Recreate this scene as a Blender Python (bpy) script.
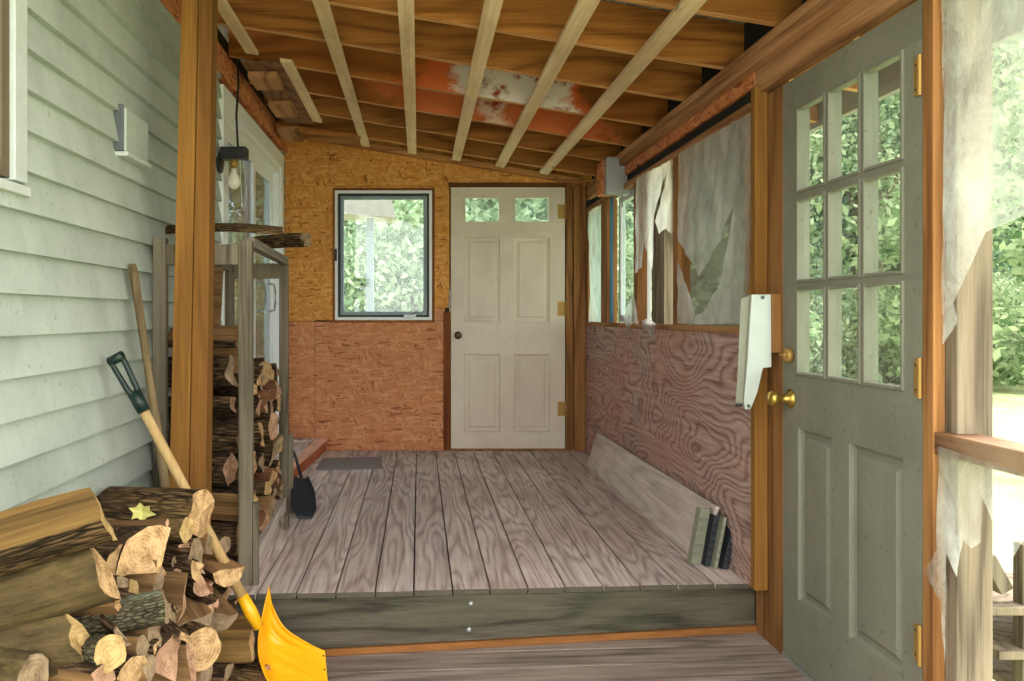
import bpy, bmesh, math, random
from mathutils import Vector, Matrix, noise
from mathutils.geometry import delaunay_2d_cdt
C = bpy.context.scene.collection
for o in list(bpy.data.objects): bpy.data.objects.remove(o, do_unlink=True)

# ------------------------------------------------------------------ camera, sky, sun, exposure
F = 805.0; VX, VY, CZ = 419.0, 316.0, 1.25          # focal length (px), vanishing point, eye height
cd = bpy.data.cameras.new('camera'); cam = bpy.data.objects.new('camera', cd); C.objects.link(cam)
cam.location = (0, 0, CZ); cam.rotation_euler = (math.pi/2, 0, 0)
cd.sensor_width = 36; cd.lens = F/1024*36; cd.shift_x = (512-VX)/1024; cd.shift_y = -(340.5-VY)/1024
cd.clip_start = .05; cd.clip_end = 300
bpy.context.scene.camera = cam
w = bpy.data.worlds.new('sky'); bpy.context.scene.world = w; w.use_nodes = True
bg = w.node_tree.nodes['Background']; bg.inputs[0].default_value = (1, .985, .955, 1); bg.inputs[1].default_value = 1.25
sd = bpy.data.lights.new('sun', 'SUN'); sun = bpy.data.objects.new('sun', sd); C.objects.link(sun)
sd.energy = 2.0; sd.angle = math.radians(6); sd.color = (1, .95, .86)
sun.rotation_euler = Vector((-.50, -.12, -1)).to_track_quat('-Z', 'Y').to_euler(); sun.location = (6, 0, 9)
vs = bpy.context.scene.view_settings
vs.view_transform = 'Standard'; vs.look = 'None'; vs.gamma = 1; vs.use_curve_mapping = False; vs.exposure = 1.86
bpy.context.scene.cycles.diffuse_bounces = 8; bpy.context.scene.cycles.max_bounces = 14; bpy.context.scene.cycles.transparent_max_bounces = 16

# ------------------------------------------------------------------ helpers
def P(px, py, Y): return Vector(((px-VX)/F*Y, Y, CZ-(py-VY)/F*Y))
def PX(px, py, X):
    Y = F*X/(px-VX); return Vector((X, Y, CZ-(py-VY)/F*Y))
def PZ(px, py, z):
    Y = F*(CZ-z)/(py-VY); return Vector(((px-VX)/F*Y, Y, z))
def srgb(r, g, b):
    f = lambda c: (c/12.92 if c <= .04045 else ((c+.055)/1.055)**2.4)
    return (f(r/255), f(g/255), f(b/255), 1)
def tag(o, label=None, cat=None, group=None, kind=None):
    for k, v in (('label', label), ('category', cat), ('group', group), ('kind', kind)):
        if v: o[k] = v
    return o
def empty(name, loc, label=None, cat=None, group=None):
    o = bpy.data.objects.new(name, None); C.objects.link(o); o.location = loc; o.empty_display_size = .1
    return tag(o, label, cat, group)

class MB:
    def __init__(s): s.v = []; s.f = []; s.m = []
    def add(s, vs, fs, m=0):
        b = len(s.v); s.v += [Vector(x) for x in vs]
        for f in fs: s.f.append([b+i for i in f]); s.m.append(m)
        return s
    def hexa(s, p, m=0):   # 8 points: bottom 4 ccw, top 4 ccw
        return s.add(p, [(3,2,1,0),(4,5,6,7),(0,1,5,4),(1,2,6,5),(2,3,7,6),(3,0,4,7)], m)
    def box(s, x0, x1, y0, y1, z0, z1, m=0):
        return s.hexa([(x0,y0,z0),(x1,y0,z0),(x1,y1,z0),(x0,y1,z0),(x0,y0,z1),(x1,y0,z1),(x1,y1,z1),(x0,y1,z1)], m)
    def bar(s, a, b, w, h, up=(0,0,1), m=0):
        a = Vector(a); b = Vector(b); d = (b-a).normalized(); up = Vector(up)
        sd = d.cross(up).normalized(); u = sd.cross(d).normalized()
        p = []
        for q in (-h/2, h/2):
            for e, k in ((a,-1),(b,-1),(b,1),(a,1)): p.append(e+sd*k*w/2+u*q)
        return s.hexa(p, m)
    def tube(s, pts, rr, n=10, m=0, caps=True, sq=1.0):
        pts = [Vector(p) for p in pts]; k = len(pts)
        if not hasattr(rr, '__len__'): rr = [rr]*k
        d0 = (pts[1]-pts[0]).normalized(); ref = Vector((0,0,1)) if abs(d0.z) < .9 else Vector((1,0,0))
        vs = []
        for i in range(k):
            d = (pts[min(i+1,k-1)]-pts[max(i-1,0)]).normalized()
            a = d.cross(ref).normalized(); b = a.cross(d)
            for j in range(n):
                t = 2*math.pi*j/n; vs.append(pts[i]+(a*math.cos(t)+b*math.sin(t)*sq)*rr[i])
        fs = [(i*n+j, i*n+(j+1)%n, (i+1)*n+(j+1)%n, (i+1)*n+j) for i in range(k-1) for j in range(n)]
        if caps: fs += [tuple(range(n-1,-1,-1)), tuple(range((k-1)*n, k*n))]
        return s.add(vs, fs, m)
    def lathe(s, o, axis, prof, n=18, m=0):   # prof: (distance along axis, radius)
        o = Vector(o); a = Vector(axis).normalized(); ref = Vector((0,0,1)) if abs(a.z) < .9 else Vector((1,0,0))
        u = a.cross(ref).normalized(); v = a.cross(u)
        vs = [o+a*t+(u*math.cos(2*math.pi*j/n)+v*math.sin(2*math.pi*j/n))*max(r,1e-4) for t, r in prof for j in range(n)]
        k = len(prof)
        fs = [(i*n+j, i*n+(j+1)%n, (i+1)*n+(j+1)%n, (i+1)*n+j) for i in range(k-1) for j in range(n)]
        fs += [tuple(range(n-1,-1,-1)), tuple(range((k-1)*n, k*n))]
        return s.add(vs, fs, m)
    def prism(s, pts, vec, m=0):
        pts = [Vector(p) for p in pts]; n = len(pts); vec = Vector(vec)
        return s.add(pts+[p+vec for p in pts], [tuple(range(n-1,-1,-1)), tuple(range(n,2*n))]+[(i,(i+1)%n,n+(i+1)%n,n+i) for i in range(n)], m)
    def build(s, name, mats, parent=None, origin=None, bevel=0, smooth=False, solid=0, local=False):
        if not isinstance(mats, (list, tuple)): mats = [mats]
        if origin is None:
            if local: origin = Vector((0,0,0))
            else:
                xs = [p.x for p in s.v]; ys = [p.y for p in s.v]; zs = [p.z for p in s.v]
                origin = Vector(((min(xs)+max(xs))/2, (min(ys)+max(ys))/2, min(zs)))
        origin = Vector(origin)
        me = bpy.data.meshes.new(name); me.from_pydata([tuple(p-origin) for p in s.v], [], s.f)
        for mt in mats: me.materials.append(mt)
        for p, mi in zip(me.polygons, s.m): p.material_index = mi; p.use_smooth = smooth
        bm = bmesh.new(); bm.from_mesh(me); bmesh.ops.recalc_face_normals(bm, faces=bm.faces); bm.to_mesh(me); bm.free()
        o = bpy.data.objects.new(name, me); C.objects.link(o)
        if parent:
            o.parent = parent; o.location = origin - (Vector((0,0,0)) if local else wloc(parent))
        else: o.location = origin
        if solid:
            md = o.modifiers.new('thickness', 'SOLIDIFY'); md.thickness = solid; md.offset = 0
        if bevel:
            md = o.modifiers.new('bevel', 'BEVEL'); md.width = bevel; md.segments = 2; md.limit_method = 'ANGLE'
        return o
def wloc(o):
    l = Vector(o.location)
    while o.parent: o = o.parent; l += Vector(o.location)
    return l

# ------------------------------------------------------------------ materials
class NT:
    def __init__(s, name, rough=.8, spec=.25):
        s.mat = bpy.data.materials.new(name); s.mat.use_nodes = True; s.t = s.mat.node_tree; s.n = s.t.nodes
        s.b = s.n['Principled BSDF']; s.out = s.n['Material Output']
        s.b.inputs['Roughness'].default_value = rough; s.b.inputs['Specular IOR Level'].default_value = spec
    def L(s, a, b): s.t.links.new(a, b)
    def N(s, t, **k):
        x = s.n.new(t)
        for q, v in k.items(): setattr(x, q, v)
        return x
    def val(s, x, inp):
        if hasattr(x, 'is_linked') or hasattr(x, 'links'): s.L(x, inp)
        else: inp.default_value = x
    def math(s, op, a, b=0.0):
        x = s.N('ShaderNodeMath', operation=op); s.val(a, x.inputs[0]); s.val(b, x.inputs[1]); return x.outputs[0]
    def coord(s, scale=(1,1,1), rot=(0,0,0), island=True):
        tc = s.N('ShaderNodeTexCoord'); v = tc.outputs['Object']
        g = s.N('ShaderNodeNewGeometry'); oi = s.N('ShaderNodeObjectInfo')
        r = s.math('ADD', s.math('MULTIPLY', g.outputs['Random Per Island'], 37.0 if island else 0.0), s.math('MULTIPLY', oi.outputs['Random'], 53.0))
        s.rand = s.math('FRACT', s.math('ADD', g.outputs['Random Per Island'] if island else 0.0, oi.outputs['Random']))
        ad = s.N('ShaderNodeVectorMath', operation='ADD'); s.L(v, ad.inputs[0])
        cb = s.N('ShaderNodeCombineXYZ'); s.L(r, cb.inputs[0]); s.L(r, cb.inputs[1]); s.L(r, cb.inputs[2]); s.L(cb.outputs[0], ad.inputs[1])
        mp = s.N('ShaderNodeMapping'); mp.inputs['Scale'].default_value = scale; mp.inputs['Rotation'].default_value = rot
        s.L(ad.outputs[0], mp.inputs[0]); return mp.outputs[0]
    def noise(s, vec, scale, detail=3, rough=.55, dist=0):
        x = s.N('ShaderNodeTexNoise'); s.L(vec, x.inputs['Vector']); x.inputs['Scale'].default_value = scale
        x.inputs['Detail'].default_value = detail; x.inputs['Roughness'].default_value = rough; x.inputs['Distortion'].default_value = dist
        return x.outputs['Fac']
    def ramp(s, fac, stops):
        x = s.N('ShaderNodeValToRGB'); s.L(fac, x.inputs[0]); e = x.color_ramp.elements
        while len(e) < len(stops): e.new(.5)
        for k, (p, c) in zip(e, stops): k.position = p; k.color = c if len(c) == 4 else (*c, 1)
        return x.outputs[0]
    def mix(s, fac, a, b, mode='MIX'):
        x = s.N('ShaderNodeMix', data_type='RGBA', blend_type=mode); s.val(fac, x.inputs[0]); s.val(a, x.inputs[6]); s.val(b, x.inputs[7]); return x.outputs[2]
    def bump(s, h, st=.3, d=.01):
        x = s.N('ShaderNodeBump'); x.inputs['Strength'].default_value = st; x.inputs['Distance'].default_value = d
        s.L(h, x.inputs['Height']); s.L(x.outputs[0], s.b.inputs['Normal'])
    def col(s, c): s.val(c, s.b.inputs['Base Color']); return s.mat
BW = lambda v: (v, v, v, 1)

def wood(name, dark, light, axis=1, stretch=.12, freq=2.6, rings=9.0, contrast=.6, blotch=None, blotch_amt=.5, vary=.25, rough=.8, fine=.5, bumpst=.25, knots=True):
    """grain lines are contours of a stretched noise field, with fine fibres along the axis"""
    t = NT(name, rough)
    sc = [1, 1, 1]; sc[axis] = stretch
    v = t.coord(tuple(sc))
    n = t.noise(v, freq, 2.2, .38)
    sc2 = [1, 1, 1]; sc2[axis] = .03
    v2 = t.coord(tuple(sc2)); f = t.math('ADD', t.math('MULTIPLY', t.noise(v2, 45, 4, .7), .55), t.math('MULTIPLY', t.noise(v2, 120, 3, .7), .45))
    f = t.math('ADD', t.math('MULTIPLY', t.math('SUBTRACT', f, .5), 2.2), .5)
    nn = t.math('ADD', n, t.math('MULTIPLY', f, .018))
    s = t.math('SINE', t.math('MULTIPLY', nn, rings*6.283))
    g = t.ramp(t.math('MULTIPLY_ADD', s, .5), [(.0, BW(0)), (.30, BW(.62)), (1, BW(1))])
    for q_ in t.n:
        if q_.type == 'MATH' and q_.operation == 'MULTIPLY_ADD': q_.inputs[2].default_value = .5
    fac = t.math('ADD', t.math('MULTIPLY', g, contrast), t.math('MULTIPLY', f, fine*2.0))
    fac = t.math('ADD', fac, .5-contrast*.66-fine*1.0)
    fac = t.math('MINIMUM', t.math('MAXIMUM', fac, 0.0), 1.0)
    c = t.mix(fac, dark, light)
    rv = t.math('ADD', t.math('MULTIPLY', t.rand, vary*2), 1-vary)
    hs = t.N('ShaderNodeHueSaturation'); t.L(c, hs.inputs['Color']); t.L(rv, hs.inputs['Value']); c = hs.outputs[0]
    v3 = t.coord((1, 1, 1), island=False)
    if blotch is not None:
        b = t.noise(v3, 2.2, 5, .62)
        c = t.mix(t.math('MULTIPLY', t.ramp(b, [(.45, BW(0)), (.68, BW(1))]), blotch_amt), c, blotch)
    if knots:
        vo = t.N('ShaderNodeTexVoronoi'); sck = [1, 1, 1]; sck[axis] = .45
        vk = t.coord(tuple(sck)); t.L(vk, vo.inputs['Vector']); vo.inputs['Scale'].default_value = 4.5
        k = t.ramp(vo.outputs['Distance'], [(.035, BW(1)), (.085, BW(0))])
        c = t.mix(t.math('MULTIPLY', k, .65), c, tuple(x*.35 for x in dark[:3])+(1,))
    t.bump(fac, bumpst, .004)
    return t.col(c)

def paint(name, base, dirt, speck=.25, scale=3.0, rough=.55, streak=True):
    t = NT(name, rough, .3); v = t.coord((1,1,1))
    n = t.noise(v, scale, 6, .65)
    c = t.mix(t.math('MULTIPLY', t.ramp(n, [(.42, BW(0)), (.72, BW(1))]), .7), base, dirt)
    if streak:
        vs_ = t.coord((1, 1, .12)); m = t.noise(vs_, 9, 4, .6)
        c = t.mix(t.math('MULTIPLY', t.ramp(m, [(.5, BW(0)), (.75, BW(1))]), .35), c, dirt)
    sp = t.noise(v, 55, 3, .6)
    c = t.mix(t.math('MULTIPLY', t.ramp(sp, [(.63, BW(0)), (.71, BW(1))]), speck*2), c, tuple(x*.45 for x in dirt[:3])+(1,))
    t.bump(n, .12, .01); return t.col(c)

def plain(name, c, rough=.5, metal=0, spec=.4, var=.12, scale=18):
    t = NT(name, rough, spec); t.b.inputs['Metallic'].default_value = metal
    v = t.coord(); n = t.noise(v, scale, 4, .6)
    return t.col(t.mix(n, tuple(x*(1-var*1.5) for x in c[:3])+(1,), tuple(min(1, x*(1+var)) for x in c[:3])+(1,)))

def osb(name, cols):
    t = NT(name, .75); c = None
    for i, (rot, sc) in enumerate((((0,.35,0),(15,15,74)), ((0,-.55,0),(17,17,66)), ((0,1.2,0),(17,17,70)), ((0,-1.25,0),(16,16,80)), ((0,.05,0),(14,14,84)))):
        v = t.coord((1,1,1), (0,0,0), True)
        wn = t.N('ShaderNodeTexNoise'); t.L(v, wn.inputs['Vector']); wn.inputs['Scale'].default_value = 12
        mx = t.N('ShaderNodeVectorMath', operation='MULTIPLY_ADD'); t.L(wn.outputs['Color'], mx.inputs[0]); mx.inputs[1].default_value = (.03,)*3; t.L(v, mx.inputs[2])
        m0 = t.N('ShaderNodeMapping'); m0.inputs['Rotation'].default_value = rot; t.L(mx.outputs[0], m0.inputs[0])
        m1 = t.N('ShaderNodeMapping'); m1.inputs['Scale'].default_value = sc; t.L(m0.outputs[0], m1.inputs[0])
        vo = t.N('ShaderNodeTexVoronoi'); t.L(m1.outputs[0], vo.inputs['Vector']); vo.inputs['Scale'].default_value = 1
        sp = t.N('ShaderNodeSeparateColor'); t.L(vo.outputs['Color'], sp.inputs[0])
        ci = t.ramp(sp.outputs[0], [(0, cols[0]), (.08, cols[1]), (.55, cols[2]), (1, cols[3])])
        if c is None: c = ci; h = sp.outputs[0]
        else: c = t.mix(t.ramp(sp.outputs[1], [(.55, BW(0)), (.6, BW(1))]), c, ci)
    v = t.coord((1,1,1), island=False)
    b = t.noise(v, 1.6, 4, .6)
    hs = t.N('ShaderNodeHueSaturation'); t.L(c, hs.inputs['Color']); t.L(t.math('ADD', t.math('MULTIPLY', b, .5), .75), hs.inputs['Value'])
    t.bump(h, .15, .003); return t.col(hs.outputs[0])

def glass(name, tint=(.95,1,.98,1), refl=.09, rough=.02, dirt=0.0):
    t = NT(name); tr = t.N('ShaderNodeBsdfTransparent'); tr.inputs[0].default_value = tint
    gl = t.N('ShaderNodeBsdfGlossy'); gl.inputs['Roughness'].default_value = rough
    m = t.N('ShaderNodeMixShader'); m.inputs[0].default_value = refl; t.L(tr.outputs[0], m.inputs[1]); t.L(gl.outputs[0], m.inputs[2]); o = m
    if dirt:
        df = t.N('ShaderNodeBsdfDiffuse'); df.inputs[0].default_value = (.75,.8,.78,1)
        v = t.coord(); n = t.noise(v, 14, 6, .7)
        m2 = t.N('ShaderNodeMixShader'); t.L(t.math('MULTIPLY', n, dirt*2), m2.inputs[0]); t.L(m.outputs[0], m2.inputs[1]); t.L(df.outputs[0], m2.inputs[2]); o = m2
    t.L(o.outputs[0], t.out.inputs[0]); return t.mat

def film(name, c, trans=.45):
    t = NT(name); tr = t.N('ShaderNodeBsdfTransparent'); tr.inputs[0].default_value = (.93,.96,.94,1)
    df = t.N('ShaderNodeBsdfDiffuse'); df.inputs[0].default_value = c
    tl = t.N('ShaderNodeBsdfTranslucent'); tl.inputs[0].default_value = c
    gl = t.N('ShaderNodeBsdfGlossy'); gl.inputs['Roughness'].default_value = .22
    a = t.N('ShaderNodeMixShader'); a.inputs[0].default_value = .68; t.L(df.outputs[0], a.inputs[1]); t.L(tl.outputs[0], a.inputs[2])
    b = t.N('ShaderNodeMixShader'); b.inputs[0].default_value = .12; t.L(a.outputs[0], b.inputs[1]); t.L(gl.outputs[0], b.inputs[2])
    v = t.coord((1,1,.7)); n = t.noise(v, 7, 6, .68, .4)
    m = t.N('ShaderNodeMixShader'); t.L(t.ramp(n, [(.3, BW(max(0,1-trans-.22))), (.7, BW(min(1,1-trans+.22)))]), m.inputs[0])
    t.L(tr.outputs[0], m.inputs[1]); t.L(b.outputs[0], m.inputs[2]); t.L(m.outputs[0], t.out.inputs[0]); return t.mat

def leafmat(name, c1, c2):
    t = NT(name); g = t.N('ShaderNodeNewGeometry')
    c = t.mix(g.outputs['Random Per Island'], c1, c2)
    df = t.N('ShaderNodeBsdfDiffuse'); t.L(c, df.inputs[0]); tl = t.N('ShaderNodeBsdfTranslucent'); t.L(c, tl.inputs[0])
    m = t.N('ShaderNodeMixShader'); m.inputs[0].default_value = .45; t.L(df.outputs[0], m.inputs[1]); t.L(tl.outputs[0], m.inputs[2])
    t.L(m.outputs[0], t.out.inputs[0]); return t.mat

M = {}
M['siding'] = paint('mint_siding_paint', srgb(184,194,184), srgb(146,155,146), .22, 2.2)
M['white'] = plain('white_trim_paint', srgb(196,204,198), .5)
M['white2'] = plain('white_vinyl', srgb(215,222,226), .35)
M['white_door'] = plain('white_door_vinyl', srgb(240,244,246), .4, 0, .4, .04)
M['osb_up'] = osb('osb_golden', [srgb(146,90,38), srgb(204,136,62), srgb(216,152,74), srgb(232,178,104)])
M['osb_low'] = osb('osb_reddish', [srgb(144,90,58), srgb(196,128,84), srgb(206,140,96), srgb(220,162,120)])
M['lum_z'] = wood('lumber_orange_upright', srgb(108,70,36), srgb(172,124,74), 2, .1, 5, 5, .5, vary=.12)
M['lum_y'] = wood('lumber_orange_long', srgb(128,82,50), srgb(198,150,106), 1, .1, 5, 5, .5, vary=.12)
M['lum_x'] = wood('lumber_orange_cross', srgb(146,92,50), srgb(210,154,98), 0, .1, 5, 5, .5, vary=.12)
M['post'] = wood('post_orange', srgb(106,70,28), srgb(152,108,48), 2, .1, 5, 4, .4, vary=.1)
M['rafter'] = wood('rafter_brown', srgb(120,72,30), srgb(188,124,62), 0, .14, 4, 7, .55, vary=.12)
M['rafter_edge_lit'] = wood('rafter_edge_lit_pale', srgb(168,112,62), srgb(222,172,116), 0, .1, 5, 5, .4, vary=.08, knots=False)  # rafter undersides: light from below put into a paler wood colour
M['strip'] = wood('furring_pale', srgb(210,174,128), srgb(250,228,192), 1, .06, 7, 3, .3, vary=.08, blotch=srgb(120,100,70), blotch_amt=.25)
M['deck'] = wood('deck_grey_lilac', srgb(150,133,129), srgb(232,218,212), 1, .11, 5.5, 15, .46, blotch=srgb(160,126,114), blotch_amt=.45, vary=.17, knots=False)
M['floor'] = wood('floor_grey_brown', srgb(92,80,72), srgb(170,154,142), 0, .10, 6, 8, .4, blotch=srgb(110,80,68), blotch_amt=.4, vary=.1, knots=False)
M['riser'] = wood('riser_dark_grey', srgb(48,44,37), srgb(104,96,82), 0, .10, 5, 9, .5, blotch=srgb(78,82,58), blotch_amt=.5, vary=.05)
M['ply'] = wood('plywood_mauve', srgb(124,92,86), srgb(208,182,172), 1, .40, 2.6, 30, .5, blotch=srgb(196,130,104), blotch_amt=.45, vary=.05, knots=False)
M['board'] = wood('board_pale_grey', srgb(168,154,146), srgb(226,216,208), 1, .10, 6, 8, .35, blotch=srgb(165,150,140), blotch_amt=.4, vary=.05, knots=False)
M['rack'] = wood('rack_grey', srgb(70,64,52), srgb(140,130,110), 2, .1, 5, 5, .5, vary=.08, knots=False)
M['rack_y'] = wood('rack_grey_long', srgb(66,62,54), srgb(150,142,126), 1, .1, 5, 5, .5, vary=.08, knots=False)
M['weather'] = wood('post_weathered', srgb(88,78,64), srgb(152,138,116), 2, .14, 4, 8, .55, vary=.06)
M['cream'] = paint('door_cream_paint', srgb(228,219,200), srgb(206,192,174), .2, 2.2)
M['sage'] = paint('door_sage_paint', srgb(128,129,114), srgb(106,106,92), .3, 3)
M['brass'] = plain('brass', srgb(196,164,84), .28, .9, .5)
M['brass_dull'] = plain('brass_dull_hinge', srgb(176,140,76), .5, .5, .4)
M['dkbrass'] = plain('antique_knob', srgb(92,80,58), .35, .8)
M['steel'] = plain('galvanised_steel', srgb(170,174,176), .4, .6, .5)
M['alum'] = plain('aluminium_pale', srgb(206,216,212), .35, .35, .5, .06)
M['alum2'] = plain('aluminium_olive', srgb(150,150,136), .4, .4, .5)
M['greenmetal'] = plain('painted_metal_green_grey', srgb(132,134,116), .5, .2)
M['black'] = plain('black_plastic', srgb(34,36,36), .4)
M['felt'] = plain('black_felt', srgb(26,25,24), .9)
M['pan'] = plain('black_iron', srgb(44,48,54), .5, .3)
M['grip'] = plain('dark_green_grip', srgb(22,42,38), .35)
M['yellow'] = plain('yellow_plastic', srgb(240,176,22), .32, 0, .5, .05)
M['handle'] = wood('handle_pale_wood', srgb(160,128,80), srgb(206,176,124), 2, .05, 8, 3, .3, vary=.05, knots=False)
M['handle_old'] = wood('handle_old_wood', srgb(84,70,48), srgb(142,122,90), 2, .05, 8, 4, .4, vary=.05, knots=False)
M['glass'] = glass('clear_glass', dirt=.03)
M['glass_dusty'] = glass('dusty_glass', (.9,.97,.95,1), .08, .05, .14)
M['glass_house'] = glass('house_glass', (.55,.64,.70,1), .42, .04, .05)
M['film'] = film('plastic_film', (.95,.97,.97,1), .48)
M['film_clear'] = film('plastic_film_clear', (.86,.9,.86,1), .66)
M['film_green'] = film('plastic_film_greenish', (.42,.56,.52,1), .3)
_t = NT('insect_screen'); _tr = _t.N('ShaderNodeBsdfTransparent'); _df = _t.N('ShaderNodeBsdfDiffuse'); _df.inputs[0].default_value = (.27,.26,.22,1); _m = _t.N('ShaderNodeMixShader'); _m.inputs[0].default_value = .7
_t.L(_tr.outputs[0], _m.inputs[1]); _t.L(_df.outputs[0], _m.inputs[2]); _t.L(_m.outputs[0], _t.out.inputs[0]); M['screen'] = _t.mat
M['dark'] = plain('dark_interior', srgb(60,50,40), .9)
M['gasket'] = plain('grey_sash', srgb(92,98,100), .5)
M['blue'] = plain('blue_strip', srgb(36,110,140), .5)
M['redply'] = osb('header_reddish', [srgb(120,58,30), srgb(176,98,56), srgb(200,126,80), srgb(214,150,104)])
M['soffit'] = wood('soffit_dark_plywood', srgb(90,58,40), srgb(150,104,76), 1, .3, 3, 10, .5, vary=.05)
M['sheath'] = wood('roof_sheathing', srgb(112,98,82), srgb(186,172,154), 1, .3, 3, 10, .5, vary=.05)
M['mat'] = plain('grey_mat', srgb(136,130,130), .95, 0, .1, .15, 60)
M['bulb'] = plain('bulb_glass', srgb(244,240,226), .15, 0, .6, .02)
M['house_fascia'] = plain('fascia_grey', srgb(150,152,148), .6)

def logmat(name, dark, mid, light, sc=26, axis_s=.3, patch=None, crack=.22):
    t = NT(name, .9, .15); v = t.coord((axis_s, 1, 1)); n = t.noise(v, sc, 8, .72, .8)
    st = t.noise(t.coord((.07, 1, 1)), sc*1.5, 6, .7, .5)
    h = t.math('ADD', t.math('MULTIPLY', n, .5), t.math('MULTIPLY', st, .5))
    if crack:
        vo = t.N('ShaderNodeTexVoronoi'); vo.feature = 'DISTANCE_TO_EDGE'; t.L(t.coord((axis_s*.5, 1, 1)), vo.inputs['Vector']); vo.inputs['Scale'].default_value = sc*3.4
        h = t.math('ADD', t.math('MULTIPLY', t.math('SUBTRACT', t.ramp(vo.outputs['Distance'], [(.0, BW(0)), (.25, BW(1))]), .5), crack), h)
    b = t.noise(t.coord((.4,1,1)), 8, 6, .68)
    c = t.ramp(h, [(.36, dark), (.50, mid), (.66, light)])
    c = t.mix(t.math('MULTIPLY', t.ramp(b, [(.52, BW(0)), (.62, BW(1))]), .65), c, patch if patch else tuple(x*.85 for x in light[:3])+(1,))
    d2 = t.noise(t.coord((.5,1,1)), 5, 4, .6)
    c = t.mix(t.math('MULTIPLY', t.ramp(d2, [(.52, BW(0)), (.66, BW(1))]), .6), c, dark)
    t.bump(h, 1.0, .02); return t.col(c)
M['bark'] = logmat('bark_brown', srgb(30,23,16), srgb(78,60,38), srgb(134,108,70))
M['bark_dark'] = logmat('bark_dark', srgb(26,20,15), srgb(66,50,35), srgb(110,86,62))
M['bark_smooth'] = logmat('bark_smooth_olive', srgb(44,36,24), srgb(88,74,48), srgb(120,102,66), 16, .35, srgb(130,112,66), 0)
M['bark_lichen'] = logmat('bark_lichen', srgb(44,40,30), srgb(88,82,62), srgb(124,118,92), 34, .7, srgb(118,124,104))
M['split'] = wood('split_face', srgb(88,62,38), srgb(158,122,80), 0, .06, 9, 4, .4, fine=.5, vary=.2, knots=False, bumpst=.6)
M['split_yellow'] = wood('split_face_yellow', srgb(86,62,30), srgb(158,124,68), 0, .06, 9, 4, .4, fine=.5, vary=.15, knots=False, bumpst=.6)
M['split_red'] = wood('split_face_red', srgb(84,50,34), srgb(140,94,66), 0, .06, 9, 4, .4, fine=.5, vary=.1, knots=False, bumpst=.6)
def endmat(name, dark, light):
    t = NT(name, .85, .2); v = t.coord((.6,1,1), island=False)
    tc = t.N('ShaderNodeTexCoord'); ln = t.N('ShaderNodeVectorMath', operation='LENGTH')
    mp = t.N('ShaderNodeMapping'); mp.inputs['Scale'].default_value = (0,1,1); t.L(tc.outputs['Object'], mp.inputs[0]); t.L(mp.outputs[0], ln.inputs[0])
    n = t.noise(v, 34, 6, .65)
    s = t.math('SINE', t.math('ADD', t.math('MULTIPLY', ln.outputs['Value'], 620), t.math('MULTIPLY', n, 14)))
    fac = t.math('ADD', t.math('MULTIPLY', s, .05), n)
    c = t.ramp(fac, [(.28, dark), (.60, light)])
    hs = t.N('ShaderNodeHueSaturation'); t.L(c, hs.inputs['Color']); t.L(t.math('ADD', t.math('MULTIPLY', t.rand, .3), .85), hs.inputs['Value'])
    t.bump(fac, .4, .004); return t.col(hs.outputs[0])
M['end'] = endmat('cut_end_tan', srgb(124,92,58), srgb(196,162,116))
M['end_pink'] = endmat('cut_end_pinkish', srgb(126,92,68), srgb(188,150,120))
M['end_yellow'] = endmat('cut_end_yellow', srgb(140,114,68), srgb(196,166,112))
M['end_grey'] = endmat('cut_end_grey', srgb(98,80,60), srgb(154,132,104))

def grassmat():
    t = NT('lawn_grass', .9, .1); v = t.coord(); n = t.noise(v, 1.2, 6, .65)
    t.bump(n, .5, .1)
    return t.col(t.ramp(n, [(.3, srgb(120,128,88)), (.5, srgb(160,168,124)), (.7, srgb(190,192,152))]))
M['grass'] = grassmat()
M['leaf1'] = leafmat('leaf_mid', srgb(88,120,76), srgb(186,202,160))
M['leaf2'] = leafmat('leaf_pale', srgb(116,144,104), srgb(208,218,186))
M['leaf3'] = leafmat('leaf_deep', srgb(68,102,76), srgb(158,186,154))
M['trunk'] = plain('tree_bark', srgb(110,98,84), .9, 0, .1, .3)

# ------------------------------------------------------------------ setting: floors
XL, XR, YB = -1.06, 1.295, 6.29
def zr(x): return 2.49-.166*x                           # underside of the rafters
def yfront(x): return 3.08+.066*x
def zlow(x): return .029*(x-1.2)    # the lower floor sags to the left
#                      # slightly skewed front edge of the deck
rnd = random.Random(4)
mb = MB(); x = -1.06
edges = [-1.06, -.91, -.762, -.614, -.466, -.317, -.168, -.020, .129, .274, .421, .568, .716, .864, 1.012, 1.160, 1.308]
for a, b in zip(edges[:-1], edges[1:]):
    d = rnd.uniform(-.002, .002); h = rnd.uniform(-.0015, .0015)
    ya, yb_ = yfront(a)+d, yfront(b)+d
    mb.m_end = len(mb.m)
    mb.hexa([(a+.003,ya,.178),(b-.003,yb_,.178),(b-.003,YB,.178),(a+.003,YB,.178),(a+.003,ya,.2+h),(b-.003,yb_,.2+h),(b-.003,YB,.2+h),(a+.003,YB,.2+h)]); mb.m[mb.m_end+2] = 1
o = mb.build('floor', [M['deck'], plain('deck_end_grain', srgb(92,86,74), .9, 0, .1, .3, 40)], bevel=.002); tag(o, 'raised weathered grey plank deck running to the back door', 'floor', kind='structure')
mb = MB(); mb.box(-1.06, 1.31, 3.25, YB, .0, .15)
tag(mb.build('floor_subframe', M['felt']), 'dark space beneath the raised deck boards', 'floor', kind='structure')
mb = MB(); y = yfront(1.3)+.06; ys = [3.20]
while ys[-1] > .6: ys.append(ys[-1]-.142)
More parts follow.
